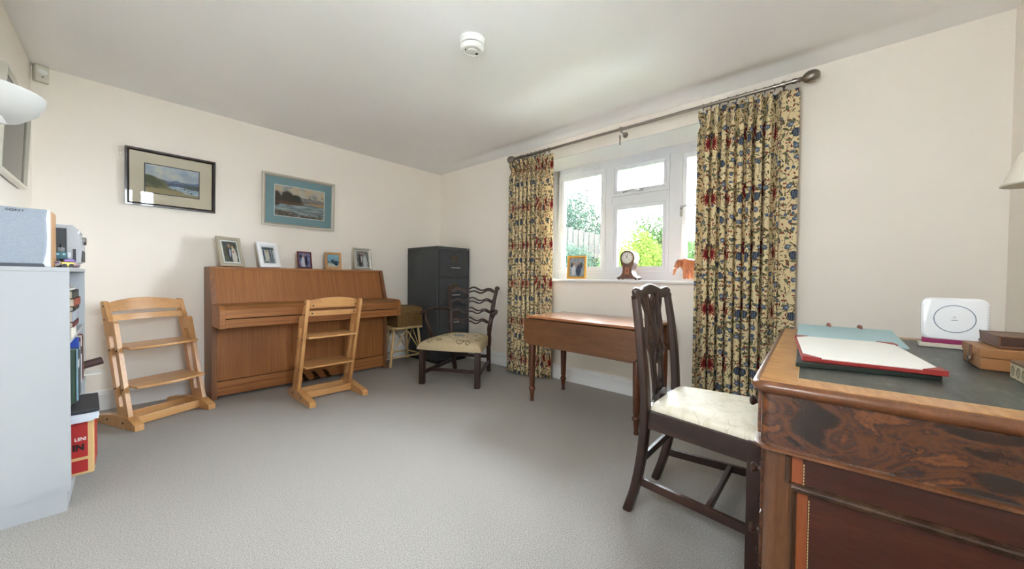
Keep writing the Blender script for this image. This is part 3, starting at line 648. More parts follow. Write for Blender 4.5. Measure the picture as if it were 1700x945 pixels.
# ------------------------------------------------------------------ child's adjustable chairs
def make_child_chair():
    """local: front tip of the feet at y=0, back towards +y, x across"""
    t = thing('child_chair', '', 'chair')
    k = .265; yF = lambda z: .070 + k*z; yB = lambda z: yF(z) + .122
    for s in (-1, 1):
        xo, xi = .232*s, .184*s; xa, xb = min(xo, xi), max(xo, xi)
        MB().prism([(0,0),(.5,0),(.5,.032),(.475,.045),(.25,.078),(.085,.078),(0,.036)], 'x', xa, xb).build('foot', BEECHX if False else BEECH, t, bevel=.004)
        xa, xb = sorted((.222*s, .198*s)); b = MB(); Z0, Z1, SL, SH = .055, .69, .135, .595
        yf2 = lambda z: yF(z)+.038; yb2 = lambda z: yB(z)-.038
        mid = lambda z: (yF(z)+yB(z))/2
        b.prism([(yF(Z0),Z0),(mid(Z0),Z0),(mid(SL),SL),(yf2(SL),SL),(yf2(SH),SH),(mid(SH),SH),(mid(Z1),Z1),(yF(Z1)+.012,Z1),(yF(Z1-.012),Z1-.012)], 'x', xa, xb)
        b.prism([(mid(Z0),Z0),(yB(Z0),Z0),(yB(.82),.812),(yB(.82)-.012,.824),(yB(.82)-.038,.822),(yB(.82)-.05,.81),(yB(.73)-.055,.735),(yB(.71)-.068,.706),(mid(Z1),Z1),(mid(SH),SH),(yb2(SH),SH),(yb2(SL),SL),(mid(SL),SL)], 'x', xa, xb)
        b.build('side_post', BEECH, t)
        for (y, z) in ((yB(.79)-.028, .79), (yB(.70)-.02, .70), (yF(.5)+.02, .50), (yB(.5)-.02, .50), (yF(.25)+.02, .25), (yB(.25)-.02, .25)):
            MB().lathe([(.006, 0), (.006, .003)], (.222*s if s > 0 else -.225, y, z), 10, rot3('Y', R(90))).build('bolt', BLACK, t)
        for y in (.13, .31): MB().lathe([(.007, 0), (.007, .003)], (.2325*s if s > 0 else -.2355, y, .04), 10, rot3('Y', R(90))).build('bolt', BLACK, t)
    def board(z, y0, y1, th, name):
        n = 14; w = .196; top = [(w*(2*i/n-1), y0 - .0*0 + .035*((2*i/n-1)**2)) for i in range(n+1)]
        poly = top + [(w, y1), (-w, y1)]
        MB().prism(poly, 'z', z-th, z).build(name, BEECHX, t, bevel=.004)
    board(.525, .100, .375, .016, 'seat_board'); board(.275, .020, .315, .016, 'foot_board')
    def slat(z0, z1, arch, y0, name):
        vs = []; fs = []; n = 16; w = .200
        for i in range(n+1):
            q = 2*i/n-1; x = w*q; bow = .034*(1-q*q); zt = z1 + arch*(1-q*q); zb = z0 + arch*.15*(1-q*q)
            for (dy, z) in ((0, zb), (.013, zb), (.013 + .27*(zt-zb), zt), (.27*(zt-zb), zt)): vs.append((x, y0 + bow + dy, z))
        for i in range(n):
            for j in range(4): q = (j+1) % 4; fs.append((i*4+j, i*4+q, (i+1)*4+q, (i+1)*4+j))
        fs += [(0,1,2,3), tuple(n*4+j for j in (3,2,1,0))]
        MB().add(vs, fs).build(name, BEECHX, t, bevel=.002)
    for (z, yy) in ((.775, yB(.775)-.034), (.712, yB(.712)-.040)):
        for s in (-1, 1): MB().lathe([(.006, 0), (.006, .003)], (.168*s, yy+.0285, z), 10, rot3('X', R(-90))).build('bolt', BLACK, t)
    slat(.752, .812, .030, yB(.76)-.05, 'back_slat'); slat(.690, .730, .002, yB(.70)-.055, 'back_slat')
    MB().box(-.184, .184, .098, .118, .012, .066).build('cross_bar', BEECHX, t, bevel=.003)
    MB().box(-.184, .184, .262, .282, .012, .066).build('cross_bar', BEECHX, t, bevel=.003)
    return t
ch = make_child_chair()
ch.location = (.340, 3.392, 0); ch.rotation_euler = (0, 0, R(22)); ch['label'] = 'beech child chair with slotted posts standing beside the bookcase'
ch['group'] = 'beech child chairs'
c2 = copy_tree(ch); c2.location = (1.262, 3.452, 0); c2.rotation_euler = (0, 0, R(180)); c2['label'] = 'beech child chair seen from behind, pushed up to the piano'

# ------------------------------------------------------------------ filing cabinet
fc = thing('filing_cabinet', 'dark grey four drawer steel filing cabinet in the corner', 'cabinet', (2.780, 3.392, 0))
FW, FD, FH = .24, .618, 1.372
b = MB().box(-FW, FW, .018, FD, .04, FH-.03).box(-FW, FW, 0, FD, FH-.03, FH).box(-FW, -FW+.02, 0, .02, .04, FH-.03).box(FW-.02, FW, 0, .02, .04, FH-.03)
for k in range(5): b.box(-FW+.02, FW-.02, .004, .02, .04 + k*.3235 - .008*(k > 0), .04 + k*.3235 + .012)
b.build('cabinet_body', STEEL, fc, bevel=.003)
MB().box(-FW+.02, FW-.02, .03, FD-.02, 0, .04).build('plinth', BLACK, fc)
for k in range(4):
    z0 = .04 + k*.3235 + .016; z1 = z0 + .294
    d = MB().box(-FW+.024, FW-.024, -.004, .018, z0, z1).build('drawer', STEEL, fc, bevel=.004)
    zc = z1-.085
    MB().box(-.045, .045, -.007, -.003, zc-.028, zc-.022).box(-.045, .045, -.007, -.003, zc+.022, zc+.028).box(-.045, -.039, -.007, -.003, zc-.028, zc+.028).box(.039, .045, -.007, -.003, zc-.028, zc+.028).build('label_holder', BRASS, d)
    MB().box(-.039, .039, -.0045, -.0035, zc-.022, zc+.022).build('label_card', plain('dull_label', (74, 66, 58), .7), d)
    zh = z0+.10
    MB().sweep(spline([(-.07, -.004, zh), (-.064, -.026, zh), (-.05, -.032, zh), (.05, -.032, zh), (.064, -.026, zh), (.07, -.004, zh)], 4), rrect(.014, .014)).build('handle', CHROME, d, smooth=True)
MB().lathe([(.011, 0), (.011, .006)], (FW-.035, -.001, FH-.016), 12, rot3('X', R(90))).build('lock', CHROME, fc)
MB().box(-FW-.0015, -FW+.001, .30, .306, FH-.10, FH-.075).build('slot', BLACK, fc)

# ------------------------------------------------------------------ bamboo stool and wicker basket
BAMB = wood('pale_bamboo', (176, 140, 92), (206, 174, 122), (226, 200, 152), 'z', 20, .3, .45, .1)
def m_wicker():
    t = NT('woven_wicker'); v = t.coord('Object', (1, 1, 1)); sx = t.n('ShaderNodeSeparateXYZ'); t.l(v, sx.inputs[0])
    h = t.math('ADD', sx.outputs[0], sx.outputs[1])
    row = t.math('FLOOR', t.math('MULTIPLY', sx.outputs[2], 85)); ph = t.math('MULTIPLY', row, pi)
    a = t.math('ABSOLUTE', t.math('SINE', t.math('ADD', t.math('MULTIPLY', h, 210), ph))); bz = t.math('ABSOLUTE', t.math('SINE', t.math('MULTIPLY', sx.outputs[2], 85*pi)))
    k = t.math('MULTIPLY', a, bz); n = t.noise(v, 30, 3)
    col = t.mix(t.math('MULTIPLY', k, 1.0), s2l((82, 58, 32)), t.mix(n, s2l((150, 112, 66)), s2l((190, 152, 96))))
    t.bump(k, .8, .004); t.set(col, .6, spec=.3); return t.m
WICKER = m_wicker()
st = thing('bamboo_stool', 'low bamboo stool under the wicker basket beside the piano', 'stool', (2.315, 3.80, 0))
b = MB()
feet = {(-1,-1): (-.215, -.150), (1,-1): (.205, -.150), (1,1): (.205, .165), (-1,1): (-.205, .165)}
topc = {(-1,-1): (-.155, -.125), (1,-1): (.155, -.125), (1,1): (.155, .125), (-1,1): (-.155, .125)}
for kx in feet:
    f, q = feet[kx], topc[kx]
    MB().tube([(f[0], f[1], 0), ((f[0]*.6+q[0]*.4), (f[1]*.6+q[1]*.4), .17), (q[0], q[1], .425)], [.014, .015, .013], 8).build('leg', BAMB, st, smooth=True)
def lerp(kx, z): f, q = feet[kx], topc[kx]; s = z/.425; return (f[0]+(q[0]-f[0])*s, f[1]+(q[1]-f[1])*s, z)
ks = [(-1,-1), (1,-1), (1,1), (-1,1)]
for i in range(4):
    a, c = ks[i], ks[(i+1) % 4]
    MB().tube([lerp(a, .10), lerp(c, .10)], .009, 8).build('stretcher', BAMB, st, smooth=True)
    m = [(u+w)/2 for u, w in zip(lerp(a, .41), lerp(c, .41))]
    for e in (a, c): MB().tube([lerp(e, .12), m], .0065, 8).build('brace', BAMB, st, smooth=True)
    MB().tube([(topc[a][0]*1.22, topc[a][1]*1.22, .425), (topc[c][0]*1.22, topc[c][1]*1.22, .425)], .013, 8).build('rim', BAMB, st, smooth=True)
for i in range(9): MB().tube([(-.17, -.135+.034*i, .434), (.17, -.135+.034*i, .434)], .010, 8).build('seat_cane', BAMB, st, smooth=True)
bk = thing('wicker_basket', 'rectangular lidded wicker basket standing on the bamboo stool', 'basket', (2.335, 3.795, .4445))
MB().prism([(-.165,-.170),(.165,-.170),(.165,.150),(-.165,.150)], 'z', 0, .155).build('basket_body', WICKER, bk, bevel=.006)
def lidfn(u, v):
    x = -.178+.356*u; y = -.183+.346*v; e = min(u, 1-u, v, 1-v); up = .045 if e > 0 else 0.0
    z = .148 + (.050 + .028*(1-(2*v-1)**2)*1 + .012*(1-(2*u-1)**2) if .001 < u < .999 and .001 < v < .999 else 0)
    return (x, y, z)
grid_obj('basket_lid', lidfn, 20, 20, WICKER, bk)

# ------------------------------------------------------------------ ladder back armchair
def m_needle():
    rd = random.Random(11); curl = []; fl = []
    for k in range(34):
        x, y = rd.uniform(.08, .92), rd.uniform(.06, .92)
        if (x-.5)**2 + (y-.5)**2 < .012: continue
        r = rd.uniform(.025, .06); curl.append((x, y, r, r*rd.uniform(.5, .9), rd.uniform(0, 180), .007/r))
    for k in range(26): fl.append((rd.uniform(.1, .9), rd.uniform(.08, .9), rd.uniform(.015, .03), rd.uniform(.006, .012), rd.uniform(0, 180)))
    return paint('floral_needlepoint', (188, 172, 142), [
        ('n', 90, .5, .2, 1, 1, (172, 154, 122)), ('e', [(.5,.5,.40,.38)], .1, (202, 188, 158)),
        ('o', curl, 0, (112, 94, 76)), ('e', fl, .2, (126, 112, 82)),
        ('e', [(.47,.52,.06,.04,30), (.53,.48,.06,.04,-20), (.5,.55,.035,.06,0), (.45,.46,.05,.03,10)], .1, (136, 142, 160)), ('e', [(.56,.54,.03,.02,40), (.40,.54,.03,.02,-40), (.5,.42,.03,.02,0)], .1, (112, 112, 78)), ('e', [(.22,.62,.05,.03,20), (.78,.60,.05,.03,-20)], .2, (168, 132, 110))], .85, (14, .05), bump=(140, .35), spec=.1)
NEEDLE = m_needle()
ac = thing('ladder_back_armchair', 'dark mahogany ladder back armchair with a floral needlepoint seat', 'armchair', (2.125, 2.650, 0), R(-61.8))
for s in (-1, 1):
    MB().prism([(.275*s-.024,-.022),(.275*s+.024,-.022),(.275*s+.024,.026),(.275*s-.024,.026)], 'z', 0, .36).build('front_leg', MAHOG, ac, bevel=.003)
    MB().sweep(spline([(.195*s, .625, 0), (.203*s, .585, .16), (.212*s, .555, .36), (.228*s, .565, .55), (.25*s, .60, .75), (.272*s, .645, .895)], 5), rrect(.036, .042), (1,0,0), [1]*20+[.95, .9, .85, .8, .8, .8]).build('back_post', MAHOG, ac, smooth=True)
    f = Vector((.275*s, .02, .105)); r = Vector((.200*s, .60, .115))
    MB().sweep([f, r], rect(.020, .036)).build('side_stretcher', MAHOGY, ac, bevel=.002)
    # arm: from the back post forward, bowing outwards to a scrolled end, and its curved support
    MB().sweep(spline([(.232*s, .575, .648), (.285*s, .50, .672), (.345*s, .36, .680), (.372*s, .24, .672), (.366*s, .175, .662), (.350*s, .150, .654)], 6), rrect(.038, .026, .4), (0,0,1), [.7]*4+[.8]*6+[.9]*8+[1.0]*6+[1.15]*5+[.9, .6]).build('arm', MAHOGX, ac, smooth=True)
    MB().sweep(spline([(.362*s, .235, .665), (.338*s, .195, .60), (.318*s, .205, .52), (.312*s, .255, .43), (.300*s, .285, .345)], 6), rrect(.034, .026, .4), (0,1,0)).build('arm_support', MAHOG, ac, smooth=True)
MB().sweep([(-.262, .14, .108), (.262, .14, .108)], rect(.020, .034)).build('cross_stretcher', MAHOGX, ac, bevel=.002)
MB().sweep([(-.195, .60, .165), (.195, .60, .165)], rect(.018, .034)).build('back_stretcher', MAHOGX, ac, bevel=.002)
def seat_cushion(name, wf, wb, y0, y1, zb, h, mat, parent, bow=.0, e=5.0):
    def fn(u, v):
        w = wf+(wb-wf)*v; a, c = 2*u-1, 2*v-1; edge = max(abs(a), abs(c)); k = max(0.0, 1-abs(a)**e)*max(0.0, 1-abs(c)**e)
        return (a*w, y0+(y1-y0)*v - bow*(1-a*a)*(1-v), zb + (h*k**.30 if k > 0 else 0.0))
    warp = lambda q: .5 + .5*sin(pi*(q-.5))
    return grid_obj(name, lambda u, v: fn(warp(u), warp(v)), 40, 40, mat, parent, uvfn=lambda u, v: (warp(u), warp(v)))
seat_cushion('upholstered_seat', .318, .235, -.035, .560, .335, .100, NEEDLE, ac, .02)
MB().prism([(-.305,-.02),(.305,-.02),(.222,.55),(-.222,.55)], 'z', .325, .338).build('seat_frame', MAHOG, ac)
for i, z0 in enumerate((.872, .762, .655, .552)):
    w = .262-.012*i; y0 = .64-.042*i + (.0); n = 40; b = MB()
    for half in (-1, 1):
        pts = []; sc = []
        for j in range(n+1):
            q = 2*j/n-1; gap = max(0.0, cos(pi*q*1.0))**.8 * .011 if abs(q) < .5 else 0.0
            gap += .006 if abs(q) < .93 else 0
            wave = .014*cos(4*pi*q/2*1.0*2/2) if False else .013*cos(2*pi*q*1.5)
            pts.append((w*q, y0 + .022*(1-q*q), z0 + wave + half*(gap+.003))); sc.append((1, 1.0 if abs(q) < .9 else .9))
        b.sweep(pts, rect(.015, .014 if i else .018), (0,0,1), sc)
    b.build('ladder_rail', MAHOGX, ac)
for s in (-1, 1): MB().ball((.272*s, .648, .898), (.028, .017, .024)).build('ear', MAHOG, ac, smooth=True)

# ------------------------------------------------------------------ drop leaf table
tb = thing('drop_leaf_table', 'old mahogany drop leaf table with turned legs under the window', 'table', (2.535, 1.378, 0), R(-3))
MB().box(-.262, .262, -.490, .490, .690, .710).build('table_top', TABLET, tb, bevel=.004)
for s in (-1, 1):
    r = .06; pts = [(-.490, .686), (.490, .686)] + [(.490-r+r*cos(R(-a)), .478+r+r*sin(R(-a))) for a in (0, 22, 45, 67, 90)] + [(-.490+r-r*sin(R(a)), .478+r-r*cos(R(a))) for a in (0, 22, 45, 67, 90)]
    xa, xb = sorted((.268*s, .284*s)); MB().prism(pts, 'x', xa, xb).build('drop_leaf', TABLEW, tb, bevel=.003)
    MB().box(*sorted((.200*s, .222*s)), -.435, .435, .555, .690).build('frieze_rail', TABLEW, tb)
    MB().box(-.20, .20, *sorted((.435*s, .457*s)), .555, .690).build('frieze_rail', TABLEW, tb)
prof = [(.012,0),(.016,.004),(.017,.012),(.013,.02),(.014,.03),(.0205,.088),(.0235,.093),(.027,.098),(.027,.112),(.0235,.118),(.019,.123),(.0195,.130),(.022,.138),(.0225,.15),(.027,.36),(.0275,.46),(.026,.49),(.020,.505),(.022,.512),(.027,.518),(.024,.528),(.019,.536),(.021,.55)]
for sx in (-1, 1):
    for sy in (-1, 1):
        b = MB().lathe(prof, (.215*sx, .452*sy, 0), 18); b.box(.215*sx-.026, .215*sx+.026, .452*sy-.026, .452*sy+.026, .55, .690); b.build('leg', TABLEL, tb, smooth=True)

# ------------------------------------------------------------------ desk chair
_rd = random.Random(5); _c = []
for k in range(40): r = _rd.uniform(.03, .09); _c.append((_rd.uniform(.05, .95), _rd.uniform(.05, .95), r, r*_rd.uniform(.4, .9), _rd.uniform(0, 180), .0035/r))
DAMASK = paint('cream_damask', (236, 229, 210), [('n', 7, .55, .05, 3, 1, (226, 217, 194)), ('o', _c, 0, (218, 209, 188))], .5, (10, .06), bump=(26, .35), spec=.3)
dc = thing('desk_chair', 'dark carved splat back chair with a cream damask seat drawn up to the desk', 'chair', (1.700, .165, 0))
for s in (-1, 1):
    MB().prism([(.225*s-.02, .0), (.225*s+.02, .0), (.225*s+.02, .042), (.225*s-.02, .042)], 'z', 0, .465).build('front_leg', MAHOG, dc, bevel=.003)
    MB().sweep(spline([(.168*s, .492, 0), (.176*s, .455, .12), (.186*s, .425, .28), (.192*s, .412, .44), (.197*s, .415, .56), (.203*s, .435, .76), (.196*s, .462, .945)], 5), rrect(.036, .046), (1,0,0), [1.0]*18+[.95]*6+[.9, .88, .86, .84, .82, .8, .8]).build('back_post', MAHOG, dc, smooth=True)
    MB().sweep([(.225*s, .04, .425), (.190*s, .41, .430)], rect(.024, .075)).build('side_rail', MAHOGY, dc, bevel=.003)
    MB().sweep([(.225*s, .03, .150), (.176*s, .448, .150)], rect(.018, .034)).build('side_stretcher', MAHOGY, dc, bevel=.002)
MB().box(-.205, .205, .002, .026, .39, .465).build('front_rail', MAHOGX, dc, bevel=.003)
MB().box(-.180, .180, .40, .424, .40, .470).build('back_rail', MAHOGX, dc, bevel=.003)
MB().box(-.205, .205, .16, .178, .135, .165).build('cross_stretcher', MAHOGX, dc, bevel=.002)
MB().box(-.170, .170, .418, .434, .235, .268).build('back_stretcher', MAHOGX, dc, bevel=.002)
seat_cushion('drop_in_seat', .232, .182, .006, .400, .462, .044, DAMASK, dc, .0, 7.0)
MB().sweep(spline([(-.215, .458, .930), (-.185, .466, .955), (-.125, .474, .948), (-.06, .478, .962), (0, .479, .970), (.06, .478, .962), (.125, .474, .948), (.185, .466, .955), (.215, .458, .930)], 6), rrect(.026, .05, .45), (0,0,1), [.7]*4+[1.0]*41+[.7]*4).build('crest_rail', MAHOGX, dc, smooth=True)
yb = lambda z: .425 + (.470-.425)*((z-.47)/.48)**1.3 if z > .47 else .425
def strand(fx, z0, z1, w, n=26): return [(fx((z0+(z1-z0)*k/n)), yb(z0+(z1-z0)*k/n), z0+(z1-z0)*k/n) for k in range(n+1)]
def outl(z):
    K = [(.47,.052),(.56,.054),(.66,.062),(.74,.094),(.80,.088),(.86,.080),(.93,.112),(.95,.118)]
    for (a, wa), (c, wc) in zip(K, K[1:]):
        if z <= c: q = (z-a)/(c-a); q = q*q*(3-2*q); return wa+(wc-wa)*q
    return K[-1][1]
b = MB()
for s in (-1, 1):
    b.sweep(strand(lambda z: s*outl(z), .50, .95, .02), rrect(.019, .015), (0,1,0))
    b.sweep(strand(lambda z: s*(.013+.026*sin((z-.50)*pi/.225)**2 + .40*max(0, z-.80)), .50, .95, .016), rrect(.015, .017), (0,1,0))
    b.sweep(strand(lambda z: s*(.070-.066*sin((z-.68)*pi/.27)), .68, .95, .014), rrect(.013, .019), (0,1,0))
    b.ball((s*.012, yb(.505)-.002, .53), (.014, .009, .03), 10, 6); b.ball((s*.040, yb(.72), .71), (.018, .009, .030), 10, 6); b.ball((s*.092, yb(.75), .755), (.012, .009, .012), 10, 6)
b.ball((0, yb(.72), .735), (.030, .010, .060), 14, 8); b.ball((0, yb(.9), .915), (.020, .010, .035), 12, 8); b.ball((0, yb(.64), .655), (.02, .009, .03), 10, 6)
b.build('back_splat', MAHOG, dc, smooth=True)
MB().prism([(-.055, .468), (.055, .468), (.045, .500), (.038, .512), (-.038, .512), (-.045, .500)], 'y', .405, .438).build('splat_shoe', MAHOG, dc, bevel=.003)
# ------------------------------------------------------------------ pedestal desk
DT = .765
dk = thing('pedestal_desk', 'burr walnut pedestal desk with a dark leather top beside the window wall', 'desk', (1.083, .150, 0), R(2.1))
DX, DY = 1.335, .795
def rslab(x0, x1, y0, y1, r, n=5):
    out = []
    for (cx, cy, a0) in ((x1-r, y0+r, -90), (x1-r, y1-r, 0), (x0+r, y1-r, 90), (x0+r, y0+r, 180)):
        for k in range(n+1): a = R(a0+90*k/n); out.append((cx+r*cos(a), cy+r*sin(a)))
    return out
def slab_rings(levels, base, mat, name):
    """stack of rounded outlines: (inset, z)"""
    vs = []; fs = []; n = None
    for (ins, z) in levels:
        p = rslab(base[0]+ins, base[1]-ins, base[2]+ins, base[3]-ins, max(.004, base[4]-ins)); n = len(p); vs += [(a, c, z) for a, c in p]
    for i in range(len(levels)-1):
        for j in range(n): k = (j+1) % n; fs.append((i*n+j, i*n+k, (i+1)*n+k, (i+1)*n+j))
    fs += [tuple(range(n))[::-1], tuple(range((len(levels)-1)*n, len(levels)*n))]
    return MB().add(vs, fs).build(name, mat, dk, smooth=True)
slab_rings([(.016, .733), (.010, .736), (.004, .741), (0, .748), (0, .754), (.003, .759), (.010, .763), (.020, .7635)], (0, DX, -DY, 0, .035), WALNUT, 'top_moulding')
# cross-banded border and leather writing surface
MB().box(.020, DX-.020, -.092, -.018, .763, .7650).build('cross_banding', CROSSW, dk)
MB().box(.020, DX-.020, -DY+.018, -DY+.080, .763, .7650).build('cross_banding', CROSSW, dk)
CROSSW2 = wood('walnut_crossbanding_end', (140, 92, 48), (182, 130, 76), (206, 158, 102), 'y', 16, 3.5, .35, .25)
MB().box(.020, .095, -DY+.080, -.092, .763, .7650).build('cross_banding', CROSSW2, dk)
MB().box(DX-.095, DX-.020, -DY+.080, -.092, .763, .7650).build('cross_banding', CROSSW2, dk)
MB().box(.095, DX-.095, -DY+.080, -.092, .763, .7648).build('leather_surface', LEATHER, dk)
INLAY = plain('boxwood_line', (206, 180, 130), .5)
b = MB()
for (x0_, x1_, y0_, y1_) in ((.095, DX-.095, -.0935, -.092), (.095, DX-.095, -DY+.080, -DY+.0815), (.095, .0965, -DY+.08, -.092), (DX-.0965, DX-.095, -DY+.08, -.092)): b.box(x0_, x1_, y0_, y1_, .764, .7652)
b.build('boxwood_stringing', INLAY, dk)
slab_rings([(.020, .588), (.014, .594), (.014, .600), (.020, .606), (.020, .734)], (0, DX, -DY, 0, .050), BURR, 'frieze')
for z in (.597,): slab_rings([(.017, z-.006), (.008, z-.003), (.008, z+.003), (.017, z+.006)], (0, DX, -DY, 0, .045), WALNUT, 'frieze_bead')
KNOBP = [(.008, 0), (.0065, .005), (.006, .009), (.009, .013), (.0135, .018), (.014, .022), (.011, .026), (.005, .0275), (0, .028)]
def knob(x, z, par, y=0): MB().lathe(KNOBP, (x, y, z), 14, rot3('X', R(-90))).build('knob', MAHOG, par, smooth=True)
for (a, c) in ((.06, .42), (.45, .885), (.915, 1.275)):
    d = MB().box(a, c, -.022, -.012, .615, .728).build('frieze_drawer', BURR, dk, bevel=.003)
    for x in (a+.09, c-.09): knob(x, .672, d, -.012)
PZ0, PZ1 = .07, .588
STILE = wood('walnut_stile', (70, 40, 22), (98, 60, 34), (124, 82, 50), 'z', 14, .10, .32, .35)
for (a, c) in ((.030, .385), (.950, 1.305)):
    q = rslab(a, c, -DY+.03, -.028, .030)
    MB().prism(q, 'z', PZ0, PZ1).build('pedestal', STILE, dk, smooth=True)
    MB().prism(rslab(a-.012, c+.012, -DY+.018, -.016, .034), 'z', 0, PZ0).build('plinth', WALNUT, dk, smooth=True)
    for (z0_, z1_) in ((.085, .235), (.245, .400), (.410, .575)):
        d = MB().box(a+.035, c-.035, -.034, -.020, z0_, z1_).build('drawer', BURR, dk, bevel=.003)
        for x in (a+.09, c-.09): knob(x, (z0_+z1_)/2, d, -.020)
MB().box(.0195, .0215, -.108, -.1068, .610, .732).build('veneer_joint', MAHOG, dk)
# moulded end of the near pedestal (faces the room)
E0 = .030
MB().box(E0-.003, E0+.002, -.082, -.058, PZ0, PZ1).build('stile', STILE, dk)
MB().box(E0-.003, E0+.002, -DY+.06, -DY+.085, PZ0, PZ1).build('stile', STILE, dk)
DKM = wood('dark_moulding', (40, 26, 18), (62, 42, 30), (92, 66, 48), 'z', 14, .1, .22, .5)
mprof = [(0, 0), (-.010, .002), (-.016, .008), (-.013, .014), (-.006, .018), (-.004, .024), (0, .026)]
def mould(y0_, y1_, z0_, z1_, w=.5):
    """mitred bead around an end panel, local y from y1 (left in view) to y0"""
    vs = []; fs = []; n = len(mprof)
    for (dx, k) in mprof:
        k *= w; vs += [(E0+dx, y1_-k, z0_+k), (E0+dx, y0_+k, z0_+k), (E0+dx, y0_+k, z1_-k), (E0+dx, y1_-k, z1_-k)]
    for i in range(n-1):
        for j in range(4): q = (j+1) % 4; fs.append((i*4+j, i*4+q, (i+1)*4+q, (i+1)*4+j))
    MB().add(vs, fs).build('panel_moulding', DKM, dk)
def endpanel(y0_, y1_, z0_, z1_, w=.45):
    if w: mould(y0_, y1_, z0_, z1_, w)
    k = .026*w
    MB().box(E0-.002, E0+.004, y1_-k-.020, y1_-k, z0_+k, z1_-k).build('banding', BAND, dk)
    b = MB(); n = int((z1_-z0_)/.008)
    for i in range(n): b.box(E0-.0026, E0, y1_-k-.0235, y1_-k-.0215, z0_+k+.0075*i, z0_+k+.0075*i+.005)
    b.build('dashed_inlay', INLAY, dk)
    MB().box(E0-.0015, E0+.006, y0_+k, y1_-k-.020, z0_+k, z1_-k).build('panel', REDW, dk)
MB().prism([(E0-.002, -.086), (E0-.012, -.082), (E0-.012, -.076), (E0, -.072), (E0, -.086)], 'z', .523, .587).build('panel_moulding', DKM, dk)
endpanel(-DY+.09, -.087, .523, .587, 0); endpanel(-DY+.09, -.086, .09, .512)
MB().prism([(E0-.004, .506), (E0-.014, .509), (E0-.016, .516), (E0-.008, .522), (E0, .524), (E0, .506)], 'y', -DY+.088, -.086).build('ledge_moulding', DKM, dk, bevel=.002)

# ------------------------------------------------------------------ things on the desk
DZ = DT + .001
RED = plain('red_leather', (150, 40, 36), .5); DGREEN = plain('dark_green_card', (34, 42, 34), .6); SKYB = plain('pale_blue_card', (176, 208, 214), .6, var=.03)
tag(MB().prism([(1.335, .075), (1.415, -.215), (1.955, -.185), (1.875, .100)], 'z', DZ, DZ+.012).build('folder', DGREEN, None, bevel=.002), 'dark green folder lying under the red edged blotter', 'folder')
bl = thing('desk_blotter', 'white paper blotter with red leather corners on the desk', 'blotter', (1.652, -.055, DZ+.0125), R(5.5))
BW, BH = .53, .288
MB().box(-BW/2, BW/2, -BH/2, BH/2, 0, .010).build('board', RED, bl, bevel=.002)
MB().box(-BW/2+.006, BW/2-.006, -BH/2+.006, BH/2-.006, .010, .0125).build('paper', PAPER, bl)
for sx in (-1, 1):
    for sy in (-1, 1):
        p = [(sx*BW/2, sy*BH/2), (sx*(BW/2-.062), sy*BH/2), (sx*BW/2, sy*(BH/2-.045))]
        MB().prism(p, 'z', .0095, .0140).build('corner', RED, bl)
bf = thing('ring_binder', 'pale blue card ring binder lying at the far end of the desk', 'folder', (2.165, -.048, DZ), R(2))
MB().prism([(-.20, .003), (.205, .012), (.205, .030), (-.20, .006)], 'y', -.165, .165).build('cover', SKYB, bf, bevel=.002)
MB().box(-.20, .205, -.160, .160, 0, .003).build('back_cover', SKYB, bf)
for y in (.05, -.06): MB().lathe([(.012, -.004), (.016, -.004), (.016, .004), (.012, .004)], (.195, y, .030), 14, rot3('X', R(90)) @ rot3('Y', R(20))).build('ring', plain('binder_ring', (176, 120, 110), .3, .8), bf, smooth=True)
# router
rt = thing('router', 'white wifi router with a round ring on its front standing on the desk', 'router', (2.150, -.350, DZ), R(-2))
rp = [(p[0], p[1]) for p in rslab(-.083, .083, .030, .190, .026, 6)]
b = MB(); vs = []; fs = []; n = len(rp)
for (ins, x) in ((.006, -.018), (.0, -.012), (0, .014), (.008, .020)):
    q = rslab(-.083+ins, .083-ins, .030+ins, .190-ins, .026-ins*.5, 6); vs += [(x+.10*(c-.03), a, c) for a, c in q]
for i in range(3):
    for j in range(n): k = (j+1) % n; fs.append((i*n+j, i*n+k, (i+1)*n+k, (i+1)*n+j))
fs += [tuple(range(n)), tuple(range(3*n, 4*n))]
b.add(vs, fs).build('casing', plain('router_white', (243, 244, 246), .3, var=.005, scale=3), rt, smooth=True)
BLUER = plain('blue_grey_ring', (112, 132, 156), .3)
mr_ = rot3('Y', R(-90+5.7))
MB().lathe([(.050, 0), (.0525, 0), (.0525, .0012), (.050, .0012), (.050, 0)], (-.0098, 0, .112), 40, mr_).build('ring', BLUER, rt)
MB().lathe([(.0025, 0), (.0035, 0), (.0035, .0008), (.0025, .0008), (.0025, 0)], (-.0092, 0, .118), 14, mr_).build('emblem', BLUER, rt)
MB().obox((-.0104, 0, .107), (.001, .016, .0022), rot3('Y', R(5.7))).build('emblem', BLUER, rt)
MB().box(-.016, .016, -.080, .080, .016, .034).build('stripe', plain('magenta_strip', (150, 44, 96), .4), rt, bevel=.002)
MB().box(-.026, .026, -.090, .090, 0, .016).build('foot', plain('router_foot', (214, 206, 190), .5), rt, bevel=.003)
for k in range(10): MB().box(-.004+.012*(k/10), .0+.012*(k/10), -.0845, -.0825, .07+.010*k, .074+.010*k).build('vent_slot', BLACK, rt)
